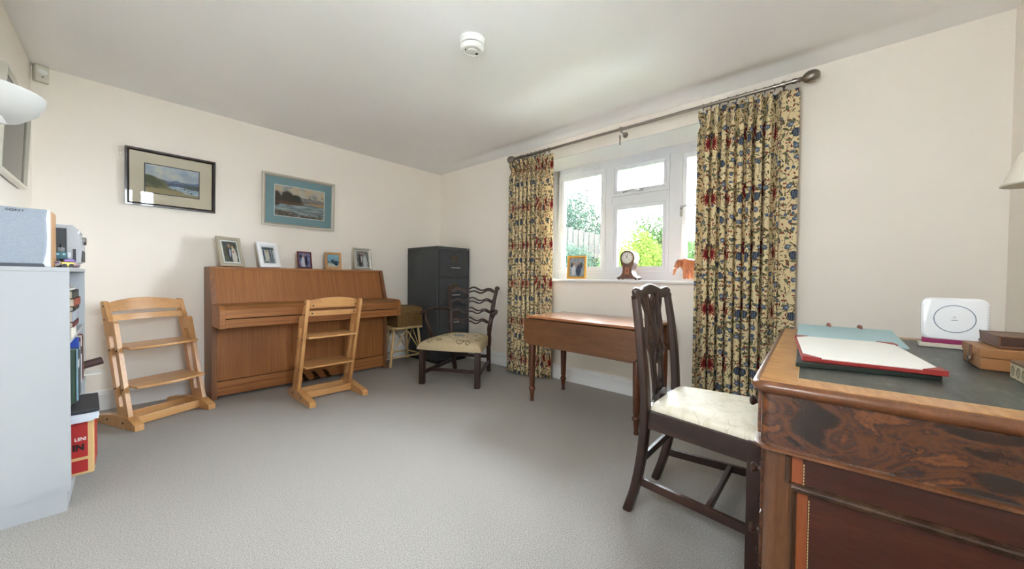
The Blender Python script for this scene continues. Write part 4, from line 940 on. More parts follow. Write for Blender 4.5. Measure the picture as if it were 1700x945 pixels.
# leather box, book and tin
TAN = plain('tan_leather', (158, 108, 62), .5, var=.12, scale=14, coat=.1); BRN = plain('brown_leather', (104, 66, 42), .5, var=.15, scale=14, coat=.1)
tbx = thing('leather_box', 'tan leather box with a buckled strap on the desk', 'box', (1.772, -.420, DZ))
MB().box(-.093, .093, -.095, .095, 0, .034).build('box_base', TAN, tbx, bevel=.003)
MB().box(-.096, .096, -.098, .098, .034, .062).build('box_lid', TAN, tbx, bevel=.004)
MB().box(-.022, -.002, .0975, .1005, .018, .062).build('strap', BRN, tbx, bevel=.001)
MB().lathe([(.007, 0), (.011, 0), (.011, .004), (.007, .004), (.007, 0)], (-.012, .1005, .020), 16, rot3('X', R(-90))).build('buckle', METAL, tbx, smooth=True)
bkx = thing('brown_book', 'thick brown leather book lying on the tan leather box', 'book', (1.805, -.445, DZ+.0625))
MB().box(-.10, .085, -.085, .085, 0, .008).box(-.09, .085, -.085, .082, .030, .034).box(-.09, .085, .076, .082, .004, .034).build('cover', BRN, bkx, bevel=.002)
MB().box(-.086, .080, -.082, .076, .008, .030).build('pages', plain('dark_page_block', (74, 48, 34), .7), bkx)
ARCH = paint('printed_arches', (196, 182, 150), [('e', [(.16, .5, .12, .36), (.5, .5, .12, .36), (.84, .5, .12, .36)], .05, (104, 92, 70)), ('e', [(.16, .46, .08, .26), (.5, .46, .08, .26), (.84, .46, .08, .26)], .2, (150, 140, 112)), ('n', 14, .6, .05, 3, 1, (84, 72, 54))], .5, (10, .03))
tn = thing('printed_tin', 'small tin printed with arches at the right edge of the desk', 'tin', (1.545, -.425, DZ))
MB().box(-.055, .055, -.065, .065, 0, .040).build('tin_body', plain('tin_brown', (104, 86, 62), .45), tn, bevel=.002)
MB().box(-.056, .056, -.066, .066, .040, .047).build('tin_lid', plain('tin_lid_brown', (120, 92, 62), .4), tn, bevel=.002)
quad_obj('printed_panel', [(.054, .0655, .002), (-.054, .0655, .002), (-.054, .0655, .039), (.054, .0655, .039)], ARCH, tn)

# ------------------------------------------------------------------ curtains
def curtain_layers():
    K = .86; W, Hh = .42*K, .46*K; rd = random.Random(3); curl = []
    sc = lambda L: [tuple([e[0]*K, e[1]*K, e[2]*K, e[3]*K] + list(e[4:])) for e in L]
    for k in range(14): r = rd.uniform(.020, .050); curl.append((rd.uniform(.052, .368), rd.uniform(.052, .408), r, r*rd.uniform(.7, 1.1), rd.uniform(0, 180), .0017/r))
    flower = [(.275 + .026*cos(R(a)), .31 + .034*sin(R(a)), .026, .0048, a) for a in range(0, 360, 24)]
    bell = [(.075, .10), (.12, .145), (.065, .185), (.35, .06), (.31, .115), (.38, .40), (.03, .35), (.20, .42)]
    bl = [(x, y, .020, .014, 37*k) for k, (x, y) in enumerate(bell)]
    berry = [(.065, .285, .026, .034, 8), (.215, .13, .022, .030, -6), (.37, .22, .020, .027, 5)]
    bird = [(.170, .345, .015, .046, 18), (.152, .280, .007, .046, 10), (.181, .392, .015, .015, 0)]
    w1, w2 = .0014, .0019
    return W, Hh, [
        ('n', 4, .5, .3, 2, 1, (232, 212, 168)),
        ('s', [(.03*K, .018, 2*pi/Hh*2, .3, w1), (.14*K, .022, 2*pi/Hh*2, 1.7, w2), (.245*K, .020, 2*pi/Hh, .6, w2), (.35*K, .024, 2*pi/Hh*2, 2.4, w1)], (98, 82, 56)),
        ('o', sc(curl), 0, (106, 90, 60)),
        ('v', 24, .0175, .0080, .46, 3.1, (66, 62, 44)), ('v', 24, .0150, .0060, .46, 3.1, (122, 124, 92)),
        ('v', 34, .0135, .0032, .55, 7.7, (88, 74, 50)), ('v', 34, .0090, .0046, .32, 1.9, (150, 66, 52)), ('v', 62, .0036, .0024, .40, 5.3, (104, 74, 56)), ('v', 20, .0120, .0090, .20, 9.2, (96, 106, 128)),
        ('e', sc(flower), .05, (150, 46, 44)), ('e', sc([(.275, .31, .020, .026, 0)]), .2, (116, 32, 34)), ('e', sc([(.275, .372, .008, .026, 0)]), .1, (96, 60, 40)),
        ('e', sc(bird), .05, (142, 40, 42)), ('e', sc([(.176, .36, .006, .020, 18)]), .1, (84, 84, 92)),
        ('e', sc([(x, y, a*1.14, c*1.18, r) for x, y, a, c, r in bl]), .05, (66, 68, 76)), ('e', sc(bl), .1, (112, 120, 138)), ('e', sc([(x+.004, y, .007, .005, 0) for x, y, *_ in bl]), .2, (172, 182, 194)),
        ('e', sc(berry), .04, (60, 66, 80)), ('e', sc([(bx + .0125*i, by + .012*j + .006*(i % 2), .0042, .0042, 0) for (bx, by, *_r) in berry for i in (-1, 0, 1) for j in (-2, -1, 0, 1)]), .2, (118, 128, 146))]
CW, CHh, CL = curtain_layers()
CURT = paint('floral_curtain_print', (238, 220, 176), CL, .8, (50, .010), (CW, CHh), translucent=.20, spec=.15)
XC = XW - .100
def curtain(label, y0, y1, npl, flat, zt, seed, flat_at, pinch_left=0.0):
    """pinch pleated curtain hung between y0 and y1 (y0 > y1); flat: share of width without folds at one end"""
    rd = random.Random(seed); n = npl*14; path = []
    ph = [rd.uniform(-.25, .25) for _ in range(npl+2)]; am = [rd.uniform(.75, 1.2) for _ in range(npl+2)]
    NZ = 44; rows = []
    for j in range(NZ+1):
        v = j/NZ; z = zt*(1-v) + .012*v; row = []
        top = max(0.0, 1-(zt-z)/.11); pin = math.exp(-(((zt-z)-.10)/.035)**2)
        A = (.058 + .010*v)*(1-.5*pin); Bv = (.0165 + .003*v)*(1-.6*pin)
        for i in range(n+1):
            s = i/n; q = s*npl; k = int(min(q, npl-1)); f = q-k
            if flat_at == 'end': fl = max(0.0, min(1.0, (1-s)/flat-0.0)); fl = 1.0 if s < 1-flat else 0.0
            else: fl = 1.0 if s > flat else 0.0
            e = min(1.0, abs(s-(1-flat if flat_at == 'end' else flat))*npl*1.2) if fl else 0.0
            a = 2*pi*(q + .10*ph[k]*sin(pi*f)); amp = A*(am[k]*(1-f)+am[k+1]*f)*e
            drift = .010*sin(3*v + ph[k]*9)*(v > .1)
            sp = 1.0 + (.10*v if pinch_left else 0.0)
            c_ = cos(a); x = XC - amp*(abs(c_)**.7*(1 if c_ > 0 else -1)) + .006*v + drift*.3
            y = y0 + (y1-y0)*s + Bv*sin(2*a)*e*1.4 + drift*e*.35
            row.append((x, y, z))
        rows.append(row)
    # fabric coordinate = length along the folded cloth half way down
    mid = rows[NZ//2]; L = [0.0]
    for a, c in zip(mid, mid[1:]): L.append(L[-1] + sqrt((a[0]-c[0])**2+(a[1]-c[1])**2))
    o = grid_obj('curtain', lambda u, v: rows[int(round(v*NZ))][int(round(u*n))], n, NZ, CURT, None, uvfn=lambda u, v: (L[int(round(u*n))] + seed*.13, rows[int(round(v*NZ))][0][2] + seed*.05), thick=.003)
    return tag(o, label, 'curtain', 'floral pinch pleat curtains')
RODZ = 2.300
curtain('floral cream curtain on the left of the window, the one nearest the corner', 2.610, 2.085, 10, .13, RODZ-.048, 2, 'end')
curtain('floral cream curtain on the right of the window, the one nearest the desk', .748, .178, 11, .15, RODZ-.048, 5, 'end')
rod = thing('curtain_pole', 'brushed metal curtain pole with ball finials across the window', 'curtain pole', (XC, 1.386, RODZ))
MB().tube([(0, -1.165, 0), (0, 1.165, 0)], .0125, 14).build('pole', METAL, rod, smooth=True)
for s in (-1, 1):
    m = rot3('X', R(-90*s))
    MB().lathe([(.017, 0), (.017, .020), (.012, .024), (.012, .032), (.016, .036), (.016, .042), (.012, .048), (.016, .053), (.027, .062), (.036, .077), (.040, .096), (.037, .115), (.027, .131), (.013, .139), (0, .140)], (0, 1.165*s, 0), 20, m).build('finial', METAL, rod, smooth=True)
for y in (-1.12, 0.0, 1.12):
    MB().tube([(0, y, -.016), (.03, y, -.020), (.097, y, -.020)], .006, 8).lathe([(.0165, -.008), (.0185, -.008), (.0185, .008), (.0165, .008), (.0165, -.008)], (0, y, 0), 18, rot3('X', R(90))).lathe([(.024, 0), (.024, .006)], (.093, y, -.020), 14, rot3('Y', R(90))).build('bracket', METAL, rod, smooth=True)
MB().sweep(spline([(.05, .03, -.03), (.03, .02, -.055), (.02, .015, -.09), (.03, .02, -.12)], 4), rrect(.012, .004)).build('tie_hook', METAL, rod)
for (a, c, n) in ((2.585, 2.14, 9), (.742, .205, 11)):
    for k in range(n):
        y = a+(c-a)*k/(n-1) - 1.386
        if abs(y) > 1.155: continue
        MB().lathe([(.0165, -.003), (.0205, -.003), (.0205, .003), (.0165, .003), (.0165, -.003)], (0, y, -.0035), 18, rot3('X', R(90))).lathe([(.0045, -.0015), (.0065, -.0015), (.0065, .0015), (.0045, .0015), (.0045, -.0015)], (0, y, -.031), 10, rot3('X', R(90))).build('ring', METAL, rod, smooth=True)

# ------------------------------------------------------------------ things on the window sill
SZ = OZ0 + .0005
tilt_frame('photo_frame', 'gilt framed photograph standing on the window sill', (XW+.10, 1.925, SZ), R(-72), .195, .235, .026, GOLD, photo('photo_sill', 'group', 6), None, 0, None, 8)
ck = thing('mantel_clock', 'wooden balloon clock with a white dial on the window sill', 'clock', (XW+.085, 1.370, SZ), R(-86))
WALC = wood('clock_rosewood', (58, 30, 18), (92, 50, 28), (130, 76, 44), 'z', 10, .4, .25, .5, 1.0)
prof = [(-.085,.020),(-.080,.026),(-.060,.036),(-.045,.060),(-.040,.090),(-.044,.118),(-.056,.140)]
circ = [(.066*cos(R(a)), .196+.066*sin(R(a))) for a in range(210, -31, -12)]
poly = prof + circ[0:] + [(-x, z) for x, z in prof[::-1]]
MB().prism(poly, 'y', -.055, .070).build('case', WALC, ck, bevel=.002)
MB().box(-.092, .092, -.062, .076, .010, .021).build('base', WALC, ck, bevel=.003)
for sx in (-1, 1):
    for sy in (-1, 1): MB().ball((.075*sx, .048*sy, .0065), (.010, .010, .0065), 10, 6).build('foot', BRASS, ck, smooth=True)
MB().lathe([(.052, 0), (.057, .001), (.057, .006), (.051, .008), (.050, .004), (.052, 0)], (0, -.055, .196), 32, rot3('X', R(90))).build('bezel', BRASS, ck, smooth=True)
dl = MB().lathe([(0, 0), (.051, 0), (.051, .002)], (0, -.0552, .196), 32, rot3('X', R(90))).build('dial', plain('enamel_dial', (236, 234, 226), .3, var=.01), ck)
for k in range(12):
    a = R(30*k); MB().obox((.041*sin(a), -.0585, .196+.041*cos(a)), (.0035, .0008, .010), rot3('Y', a)).build('hour_mark', BLACK, dl)
MB().obox((-.006, -.0595, .208), (.004, .0008, .026), rot3('Y', R(-28))).build('hand', BLACK, dl)
MB().obox((.002, -.0600, .212), (.003, .0008, .036), rot3('Y', R(4))).build('hand', BLACK, dl)
for sx in (-1, 1): MB().lathe([(.003, 0), (.003, .001)], (.016*sx, -.0575, .186), 8, rot3('X', R(90))).build('winding_hole', BLACK, dl)
quad_obj('inlay', [(-.022, -.0556, .050), (.022, -.0556, .050), (.020, -.0556, .115), (-.020, -.0556, .115)], paint('shell_inlay', (140, 82, 44), [('e', [(.5, .5, .40, .42)], .1, (166, 104, 58)), ('e', [(.5, .5, .26, .3)], .2, (116, 64, 34))], .3), ck)
el = thing('carved_elephant', 'carved orange wooden elephant on the window sill by the curtain', 'figurine', (XW+.085, .870, SZ), R(75))
ELW = wood('carved_orange_wood', (150, 84, 50), (184, 112, 72), (208, 140, 98), 'z', 12, .3, .4, .2)
# local: head towards -x... body built along x, facing +x turned by the empty
def skin_mesh(name, verts, edges, radii, mat, parent, sub=2):
    me = bpy.data.meshes.new(name); me.from_pydata(verts, edges, []); o = bpy.data.objects.new(name, me); C.objects.link(o)
    sk_ = o.modifiers.new('skin', 'SKIN'); sk_.use_smooth_shade = True
    for i, r in enumerate(radii): me.skin_vertices[0].data[i].radius = r if isinstance(r, tuple) else (r, r)
    me.skin_vertices[0].data[0].use_root = True
    o.modifiers.new('sub', 'SUBSURF').levels = sub; o.modifiers['sub'].render_levels = sub
    dg = bpy.context.evaluated_depsgraph_get(); m2 = bpy.data.meshes.new_from_object(o.evaluated_get(dg)); bpy.data.objects.remove(o)
    m2.materials.clear(); m2.materials.append(mat); m2.polygons.foreach_set('use_smooth', [True]*len(m2.polygons))
    q = bpy.data.objects.new(name, m2); C.objects.link(q); q.parent = parent; return q
V = [(-.03,0,.115), (.02,0,.115), (.06,0,.128), (.092,0,.132), (.112,0,.105), (.122,0,.075), (.128,0,.050), (.140,0,.042), (-.065,0,.108), (-.085,0,.085)]
E_ = [(0,1), (1,2), (2,3), (3,4), (4,5), (5,6), (6,7), (0,8), (8,9)]; RR = [.046, .044, .032, .030, .017, .012, .009, .007, .038, .008]
for s in (-1, 1):
    for (x, top) in ((.015, 1), (-.055, 8)):
        i = len(V); V += [(x, .026*s, .075), (x, .028*s, .035), (x, .028*s, .008)]; E_ += [(top if x < 0 else 1, i), (i, i+1), (i+1, i+2)]; RR += [.020, .017, .018]
el.scale = (1.0, 1.0, 1.12)
skin_mesh('body', V, E_, RR, ELW, el)
for s in (-1, 1):
    MB().ball((.070, .036*s, .122), (.026, .006, .034), 14, 8, rot3('Z', R(-22*s))).build('ear', ELW, el, smooth=True)
    MB().tube(spline([(.108, .014*s, .098), (.125, .017*s, .088), (.136, .017*s, .092)], 4), [.004]*5+[.003, .002, .001, .001], 8).build('tusk', PAPER, el, smooth=True)
    MB().ball((.098, .022*s, .140), .0035, 8, 6).build('eye', BLACK, el, smooth=True)
# ------------------------------------------------------------------ white bookcase on the left
BA = -math.atan(.030)
bc = thing('bookcase', 'white melamine bookcase against the left wall', 'bookcase', (-.098, 2.410, 0), BA)
# local: x=0 front plane, negative to the wall; y=0 near side, +y to the far side
BD, BWd, BHt = .262, .80, 1.036
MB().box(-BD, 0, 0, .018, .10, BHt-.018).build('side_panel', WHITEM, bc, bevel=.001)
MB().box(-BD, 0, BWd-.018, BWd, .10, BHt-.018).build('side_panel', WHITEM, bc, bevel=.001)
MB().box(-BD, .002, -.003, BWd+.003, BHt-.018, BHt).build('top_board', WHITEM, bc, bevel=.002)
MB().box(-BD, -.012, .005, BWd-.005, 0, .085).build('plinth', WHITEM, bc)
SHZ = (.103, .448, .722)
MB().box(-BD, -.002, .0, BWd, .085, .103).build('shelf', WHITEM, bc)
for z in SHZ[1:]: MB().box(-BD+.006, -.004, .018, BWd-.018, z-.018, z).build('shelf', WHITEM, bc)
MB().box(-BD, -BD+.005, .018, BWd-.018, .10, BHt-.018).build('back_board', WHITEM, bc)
def bcw(x, y, z): c, s = cos(BA), sin(BA); return (-.098 + c*x - s*y, 2.410 + s*x + c*y, z)
PAGES = plain('page_block', (222, 212, 190), .8, var=.05)
def book(label, y0, th, h, d, z, rgb, tilt=0.0, front=-.012, cover=None):
    """upright book, spine at the front of the shelf"""
    mt = plain('book_cover', rgb, .5, var=.05)
    t = thing('book', label, 'book', bcw(front, y0+th/2, z+.0008), BA, 'books in the white bookcase')
    MB().box(-d, 0, -th/2, -th/2+.002, 0, h).box(-d, 0, th/2-.002, th/2, 0, h).box(-.003, 0, -th/2, th/2, 0, h).build('cover', mt, t)
    MB().box(-d+.003, -.003, -th/2+.002, th/2-.002, .003, h-.003).build('pages', PAGES, t)
    if cover: MB().box(-.001, .0006, -th/2+.001, th/2-.001, h*.62, h*.78).build('spine_band', plain('spine_band', cover, .5), t)
    return t
def flat_book(label, x1, y0, w, d, th, z, rgb, name='book', cat='book'):
    mt = plain('book_cover', rgb, .5, var=.05); t = thing(name, label, cat, bcw(x1, y0, z+.0006), BA, 'books in the white bookcase')
    MB().box(-d, 0, 0, w, 0, .002).box(-d, 0, 0, w, th-.002, th).box(-.003, 0, 0, w, 0, th).build('cover', mt, t)
    MB().box(-d+.003, -.003, .003, w-.003, .002, th-.002).build('pages', PAGES, t); return t
# middle shelf: upright books nearest the camera first
y = .024
mid = [('dark green tall book first on the middle shelf', .020, .27, .18, (44, 66, 52), None), ('yellow spined book on the middle shelf', .022, .255, .19, (206, 164, 66), None), ('pale blue book on the middle shelf beside the yellow one', .018, .265, .19, (136, 178, 204), (230,230,226)),
       ('cream spined tall book on the middle shelf', .026, .25, .19, (222, 206, 170), None), ('black ring bound book on the middle shelf', .03, .262, .20, (36, 40, 42), (200,200,196)), ('olive hardback on the middle shelf', .026, .24, .18, (104, 104, 70), None), ('white paperback on the middle shelf before the blue binder', .03, .245, .19, (226, 226, 222), None), ('grey hardback leaning by the blue binder', .03, .235, .18, (120, 124, 130), None)]
for (lb, th, h, d, rgb, cv) in mid: book(lb, y, th, h*.86, d, SHZ[1], rgb, front=.012 + .008*random.random(), cover=cv); y += th+.002
bb = thing('ring_binder', 'tall royal blue ring binder on the middle shelf', 'binder', bcw(.004, .330, SHZ[1]+.0008), BA)
MB().box(-.235, 0, -.03, .03, 0, .250).build('cover', plain('royal_blue_board', (26, 66, 160), .45), bb, bevel=.003)
MB().lathe([(.010, 0), (.013, 0), (.013, .0015), (.010, .0015), (.010, 0)], (0, 0, .05), 16, rot3('Y', R(90))).build('finger_ring', CHROME, bb)
y = .368
for (lb, th, h, d, rgb, cv) in [('pale blue box file on the middle shelf past the binder', .05, .262, .22, (150, 186, 206), (236,236,232)), ('brown hardback on the middle shelf past the binder', .03, .28, .22, (104, 58, 42), None), ('white lever arch file on the middle shelf', .055, .285, .225, (224, 226, 228), (60,60,64)), ('dark red hardback at the far end of the middle shelf', .035, .29, .215, (120, 36, 34), None), ('navy hardback at the far end of the middle shelf', .035, .27, .21, (36, 44, 74), None), ('tan atlas standing at the far side panel', .03, .275, .22, (170, 130, 84), None)]:
    book(lb, y, th, h*.84, d, SHZ[1], rgb, front=.004, cover=cv); y += th+.003
# top shelf: piles
z = SHZ[2]
for (lb, x1, y0, w, d, th, rgb) in [('white card box at the bottom of the top shelf pile', .000, .085, .20, .20, .050, (228, 224, 212)), ('maroon paperback in the top shelf pile', .006, .075, .24, .18, .022, (92, 34, 44)), ('grey blue magazine pile on the top shelf', .004, .09, .22, .20, .045, (158, 168, 178)), ('black hardback in the top shelf pile', .006, .10, .25, .20, .020, (34, 36, 40)), ('brick red hardback in the top shelf pile', .010, .08, .27, .20, .034, (140, 62, 48)), ('dark green album near the top of the pile', .006, .07, .26, .20, .034, (34, 44, 42)), ('white envelope stack topping the pile', -.004, .10, .22, .18, .010, (224, 220, 212)), ('small dark red booklet on top of the pile', -.012, .10, .12, .16, .016, (112, 34, 32))]:
    flat_book(lb, x1, y0, w, d, th, z, rgb); z += th+.0012
book('tall black hardback standing by the near side panel', .024, .018, .24, .19, SHZ[2], (30, 30, 32), front=-.006, cover=(196, 196, 190))
book('cream hardback standing second from the near side panel', .044, .020, .21, .18, SHZ[2], (206, 190, 160), front=-.010)
# papers bulging out low down: wallet files stacked on the red box
rb = thing('red_carton', 'red and kraft printed carton on the bottom shelf', 'carton', bcw(.060, .105, SHZ[0]+.0006), BA)
KRAFT = plain('kraft_board', (206, 170, 116), .75, var=.08); CRED = plain('carton_red', (168, 34, 32), .5, var=.05)
MB().box(-.30, 0, 0, .25, 0, .250).build('box_body', KRAFT, rb, bevel=.004)
MB().box(-.30, -.018, -.0012, .001, .012, .066).build('red_panel', CRED, rb)
MB().box(-.30, -.018, -.0012, .001, .080, .238).build('red_panel', CRED, rb)
MB().box(-.001, .0012, .045, .215, .012, .240).build('red_panel', CRED, rb)
mw = Matrix.Translation((-.022, -.0016, .162)) @ Matrix.Rotation(R(90), 4, 'X'); text_obj('lettering', 'LSNI', .021, .0004, PAPER, rb, mw, 'RIGHT', .85, .0003)
mw = Matrix.Translation((-.028, -.0016, .124)) @ Matrix.Rotation(R(90), 4, 'X'); text_obj('lettering', 'IN', .040, .0004, BLACK, rb, mw, 'RIGHT', .85, .0016)
fl = thing('document_wallet', 'grey plastic document wallet bulging over the red carton', 'folder', bcw(.075, .046, .3548), BA + R(4))
MB().prism([(-.27, 0), (-.02, 0), (.0, .010), (.006, .024), (0, .038), (-.27, .042)], 'y', 0, .30).build('cover', plain('pale_grey_plastic', (196, 202, 212), .3), fl, bevel=.004)
for k in range(4): MB().box(-.26, .003-.002*k, .006+.003*k, .31+.006*k, .006+.008*k, .010+.008*k).build('paper', PAPER, fl)
tag(MB().obox(bcw(-.055, .185, .4098), (.255, .32, .014), rot3('Z', BA+R(3)) @ rot3('Y', R(2))).build('black_folder', plain('black_card', (40, 42, 46), .55), None, bevel=.003), 'black folder lying on top of the grey document wallet', 'folder')
ps = thing('rolled_folder', 'brown rolled folder sticking out of the middle shelf', 'folder', bcw(.030, .705, SHZ[1]+.001), BA)
MB().tube([(-.12, -.02, .030), (.035, .025, .062)], .022, 12).build('roll', plain('brown_vinyl', (70, 46, 44), .35), ps, smooth=True)
MB().prism([(-.12, 0), (.030, 0), (.040, .008), (.030, .006), (-.12, .006)], 'y', -.06, .05).build('paper_sleeve', PAPER, ps)

# things on top of the bookcase
BT = BHt + .0006
sp = thing('loudspeaker', 'silver fronted loudspeaker lying on top of the bookcase', 'speaker', bcw(-.048, .028, BT), BA)
GRILL = None
t_ = NT('silver_speaker_cloth'); v_ = t_.coord('Object', (1, 1, 1)); sx_ = t_.n('ShaderNodeTexNoise'); t_.l(t_.coord('Object', (1, 1, 6)), sx_.inputs['Vector']); sx_.inputs['Scale'].default_value = 160
t_.set(t_.mix(sx_.outputs[0], s2l((116, 126, 140)), s2l((166, 175, 186))), .5); GRILL = t_.m
MB().box(-.198, -.004, .020, .20, 0, .238).build('cabinet', wood('light_wood_side', (178, 128, 78), (200, 152, 100), (214, 170, 120), 'z', 20, .1, .4, .1), sp, bevel=.003)
g = MB().prism([(-.196, .012), (-.022, .012), (-.014, .06), (-.011, .12), (-.014, .20), (-.010, .236), (-.196, .236)], 'y', -.004, .020).build('grille', GRILL, sp, bevel=.004)
MB().prism([(-.022, .012), (-.014, .06), (-.011, .12), (-.014, .20), (-.010, .236), (-.003, .236), (-.003, 0), (-.016, 0)], 'y', 0, .0205).build('trim_edge', plain('pale_silver_plastic', (214, 220, 228), .3), sp, bevel=.001)
MB().box(-.196, -.018, .0, .020, 0, .012).build('base_strip', plain('dark_slate', (70, 76, 84), .4), sp)
mw = Matrix.Translation((-.088, -.0052, .224)) @ Matrix.Rotation(R(90), 4, 'X'); text_obj('lettering', 'SONY', .0118, .0004, BLACK, sp, mw, 'CENTER', 1.5)
se = thing('stereo_unit', 'grey compact stereo unit with a volume knob on the bookcase', 'stereo', bcw(-.004, .315, BT), BA)
SILG = plain('silver_grey_plastic', (172, 176, 180), .35); DKG = plain('charcoal_plastic', (58, 60, 62), .5)
MB().box(-.25, -.024, 0, .20, .006, .200).build('casing', DKG, se, bevel=.004)
MB().box(-.25, -.024, -.004, .204, .186, .204).build('top_cover', SILG, se, bevel=.004)
MB().prism([(-.026, .004), (-.004, .010), (.018, .03), (.022, .10), (.014, .16), (.008, .188), (-.004, .204), (-.026, .204)], 'y', -.004, .204).build('front_panel', SILG, se, bevel=.004)
MB().lathe([(.020, 0), (.020, .012), (.017, .014)], (.018, .10, .135), 18, rot3('Y', R(90))).build('volume_knob', CHROME, se, smooth=True)
MB().box(-.006, .004, -.0052, -.003, .03, .09).build('side_groove', DKG, se)
MB().box(.018, .0235, .03, .17, .03, .085).build('cassette_door', DKG, se, bevel=.002)
for k in range(4): MB().box(.010, .0165, .03+.035*k, .055+.035*k, .168, .178).build('button', CHROME, se)
# small toys
def blk(m, x, y, z, a, c, e, name, mat, par, bv=.002): return MB().box(x-a/2, x+a/2, y-c/2, y+c/2, z, z+e).build(name, mat, par, bevel=bv)
PC = lambda n, c: plain(n, c, .3, var=.02)
def toy(name, label, x, y, rz=0, z=0.0): return thing(name, label, 'toy', bcw(x, y, BT+z), BA+rz, 'small toys on the bookcase')
t1 = toy('toy_robot', 'small teal and black toy robot standing on the bookcase', -.042, .278)
for s in (-1, 1): blk(0, .010*s, 0, 0, .013, .022, .040, 'leg', PC('toy_black', (30, 30, 34)), t1)
blk(0, 0, 0, .040, .036, .024, .034, 'body', PC('toy_teal', (36, 92, 104)), t1); blk(0, 0, 0, .074, .022, .02, .020, 'head', PC('toy_grey', (110, 116, 120)), t1)
for s in (-1, 1): blk(0, .023*s, 0, .046, .010, .014, .026, 'arm', PC('toy_white', (200, 206, 210)), t1); MB().lathe([(.005, 0), (.005, .002)], (.009*s, -.012, .062), 10, rot3('X', R(90))).build('eye', PC('toy_pale_blue', (150, 206, 220)), t1)
MB().tube([(0,0,.094), (0,0,.110)], .003, 6).build('antenna', BLACK, t1)
def car(name, label, x, y, rz, c1, c2, L=.05):
    t = toy(name, label, x, y, rz)
    MB().prism([(-L/2, .006), (L/2, .006), (L/2, .016), (L*.28, .018), (L*.16, .027), (-L*.25, .027), (-L*.36, .018), (-L/2, .017)], 'y', -.012, .012).build('body', PC(name+'_paint', c1), t, bevel=.002)
    MB().box(-L*.2, L*.12, -.0125, .0125, .0185, .0245).build('window', PC(name+'_glass', c2), t)
    for sx in (-1, 1):
        for sy in (-1, 1): MB().lathe([(.0065, -.003), (.0065, .003)], (.3*L*sx, .0115*sy, .0066), 10, rot3('X', R(90))).build('wheel', BLACK, t)
    return t
car('toy_car', 'orange toy car beside the loudspeaker', -.052, .236, R(10), (216, 84, 36), (40, 40, 44))
car('toy_car', 'grey toy car in front of the orange one', -.046, .196, R(-8), (178, 178, 182), (90, 60, 120))
car('toy_car', 'dark red toy car by the stereo unit', -.012, .275, R(35), (120, 28, 44), (40, 40, 48))
t2 = toy('toy_train', 'yellow toy engine with a purple roof at the edge of the bookcase', -.014, .150, R(8))
blk(0, 0, 0, .004, .036, .024, .020, 'body', PC('toy_yellow', (226, 196, 54)), t2); blk(0, .004, 0, .024, .032, .026, .013, 'roof', PC('toy_purple', (124, 92, 170)), t2, .004)
for sx in (-1, 1): MB().lathe([(.008, -.014), (.008, .014)], (.010*sx, 0, .0085), 12, rot3('X', R(90))).build('wheel', BLACK, t2)
# wires hanging out? none: kept clear

# ------------------------------------------------------------------ floor lamp, left edge of the picture
LAMPW = plain('satin_white_lamp', (186, 185, 181), .5, var=.01)
lp = thing('floor_lamp', 'white dish uplighter floor lamp with a small reading lamp', 'lamp', (-.262, 1.90, 0))
MB().lathe([(.13, 0), (.13, .012), (.115, .022), (.02, .028)], (0,0,0), 32).build('base', LAMPW, lp, smooth=True)
MB().tube([(0, 0, .02), (0, 0, 1.475)], .011, 14).build('pole', LAMPW, lp, smooth=True)
MB().lathe([(.012, 1.462), (.05, 1.466), (.095, 1.482), (.127, 1.512), (.142, 1.548), (.143, 1.560), (.140, 1.560), (.122, 1.520), (.09, 1.490), (.04, 1.474), (0, 1.472)], (0,0,0), 40).build('dish_shade', LAMPW, lp, smooth=True)
MB().tube(spline([(0, 0, 1.36), (.02, -.03, 1.42), (.03, -.05, 1.47)], 5), .006, 8).build('arm', CHROME, lp, smooth=True)
MB().lathe([(.0, .034), (.018, .032), (.036, .020), (.044, .0), (.041, .0), (.033, .017), (.015, .028), (0, .029)], (.030, -.06, 1.452), 24, rot3('X', R(12))).build('reading_shade', LAMPW, lp, smooth=True)
# picture on the left wall
pl = thing('framed_engraving', 'grey engraving in a bright silver frame on the left wall', 'picture', (XL(3.24)+.004, 3.24, 1.50), R(90)-math.atan(.03))
engr = paint('engraving', (150, 148, 140), [('n', 7, .5, .15, 3, 1, (110, 108, 100)), ('n', 14, .58, .06, 5, 1, (84, 82, 76)), ('h', .3, .3, 3, 4, .05, (120, 116, 106)), ('n', 4, .6, .1, 8, 1, (190, 188, 178))], .6, (8, .04))
before = set(bpy.data.objects)
frame_parts(pl, .64, .50, .028, plain('bright_silver_frame', (206, 206, 196), .22, .8), .03, PAPER, .10, engr, None)
for o in set(bpy.data.objects) - before: o.matrix_local = Matrix.Rotation(R(2.5), 4, 'X')

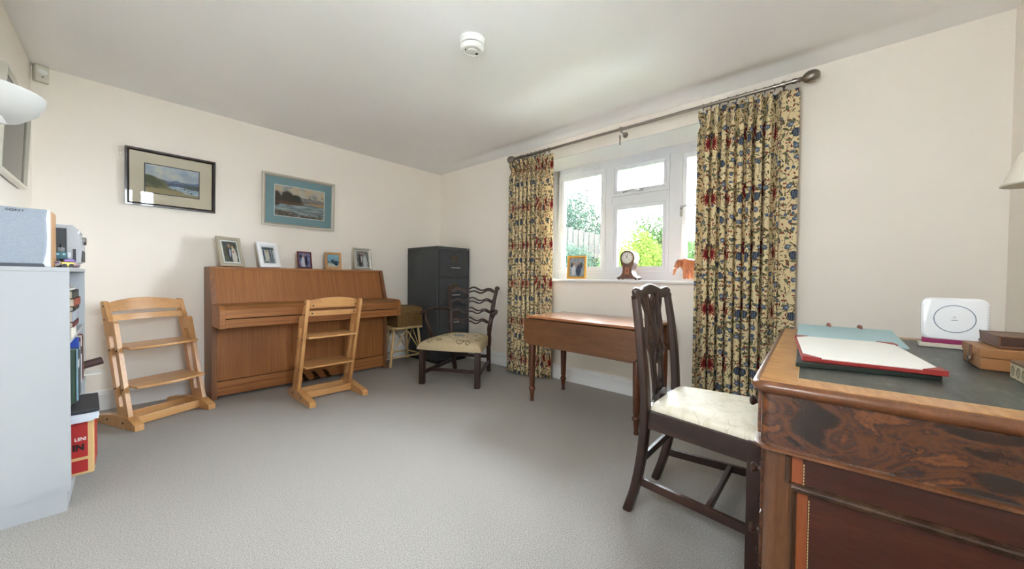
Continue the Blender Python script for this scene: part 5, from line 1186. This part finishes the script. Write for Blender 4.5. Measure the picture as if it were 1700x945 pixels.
# ------------------------------------------------------------------ small fixtures
pr = thing('motion_sensor', 'white plastic motion sensor high in the corner of the wall', 'sensor', (-.270, YP-.026, 2.345), R(20))
MB().prism([(-.035, .026), (.035, .026), (.030, -.012), (-.030, -.012)], 'z', -.055, .055).build('housing', plain('ivory_plastic', (214, 210, 196), .4, var=.02), pr, bevel=.006)
MB().ball((0, -.010, .014), (.026, .010, .022), 16, 8).build('lens', WPLAS, pr, smooth=True)
MB().ball((0, -.0125, -.022), .004, 8, 6).build('indicator', BLACK, pr, smooth=True)
sm = thing('smoke_alarm', 'round white smoke alarm on the ceiling', 'smoke alarm', (1.435, 1.605, H))
MB().lathe([(.075, 0), (.075, -.008), (.070, -.012), (.068, -.030), (.066, -.032)], (0,0,0), 40).build('base', WPLAS, sm, smooth=True)
MB().lathe([(.058, -.030), (.058, -.040)], (0,0,0), 32).build('vent_gap', plain('shadow_grey_plastic', (96, 96, 96), .6), sm)
MB().lathe([(.064, -.038), (.068, -.040), (.068, -.048), (.058, -.060), (.050, -.063), (.048, -.060), (.026, -.061), (.026, -.064), (.022, -.066), (0, -.066)], (0,0,0), 40).build('cover', WPLAS, sm, smooth=True)
MB().box(.030, .042, -.008, .008, -.0635, -.060).build('sounder_slot', BLACK, sm); MB().ball((-.036, .018, -.062), .004, 8, 6).build('indicator', BLACK, sm, smooth=True)
so = thing('wall_socket', 'white wall socket low on the window wall beside the curtain', 'socket', (XW-.0005, 2.740, .49))
MB().box(-.009, 0, -.043, .043, -.043, .043).build('face_plate', WPLAS, so, bevel=.003)
for (y, z) in ((0, .018), (-.011, -.010), (.011, -.010)): MB().box(-.0096, -.008, y-.003, y+.003, z-.004, z+.004).build('pin_hole', BLACK, so)
# wall lamp at the right edge
wl = thing('wall_lamp', 'cream pleated cone shade wall lamp at the right edge above the desk', 'lamp', (2.405, -.580, 1.405))
SHADE = plain('cream_lamp_shade', (238, 230, 214), .8, var=.03)
MB().lathe([(.079, 0), (.036, .125), (.034, .125), (.0765, 0), (.079, 0)], (0,0,0), 40).build('shade', SHADE, wl, smooth=True)
MB().lathe([(.077, -.002), (.082, 0), (.080, .006), (.076, .004), (.077, -.002)], (0,0,0), 40).build('shade_trim', plain('shade_trim', (214, 206, 190), .7), wl, smooth=True)
MB().tube(spline([(0, 0, .06), (0, 0, -.03), (0, -.05, -.06), (0, -.082, -.04)], 5), .006, 8).build('arm', BRASS, wl, smooth=True)
MB().lathe([(.04, 0), (.036, .010), (.012, .014)], (0, -.0835, -.04), 20, rot3('X', R(-90))).build('wall_plate', BRASS, wl, smooth=True)
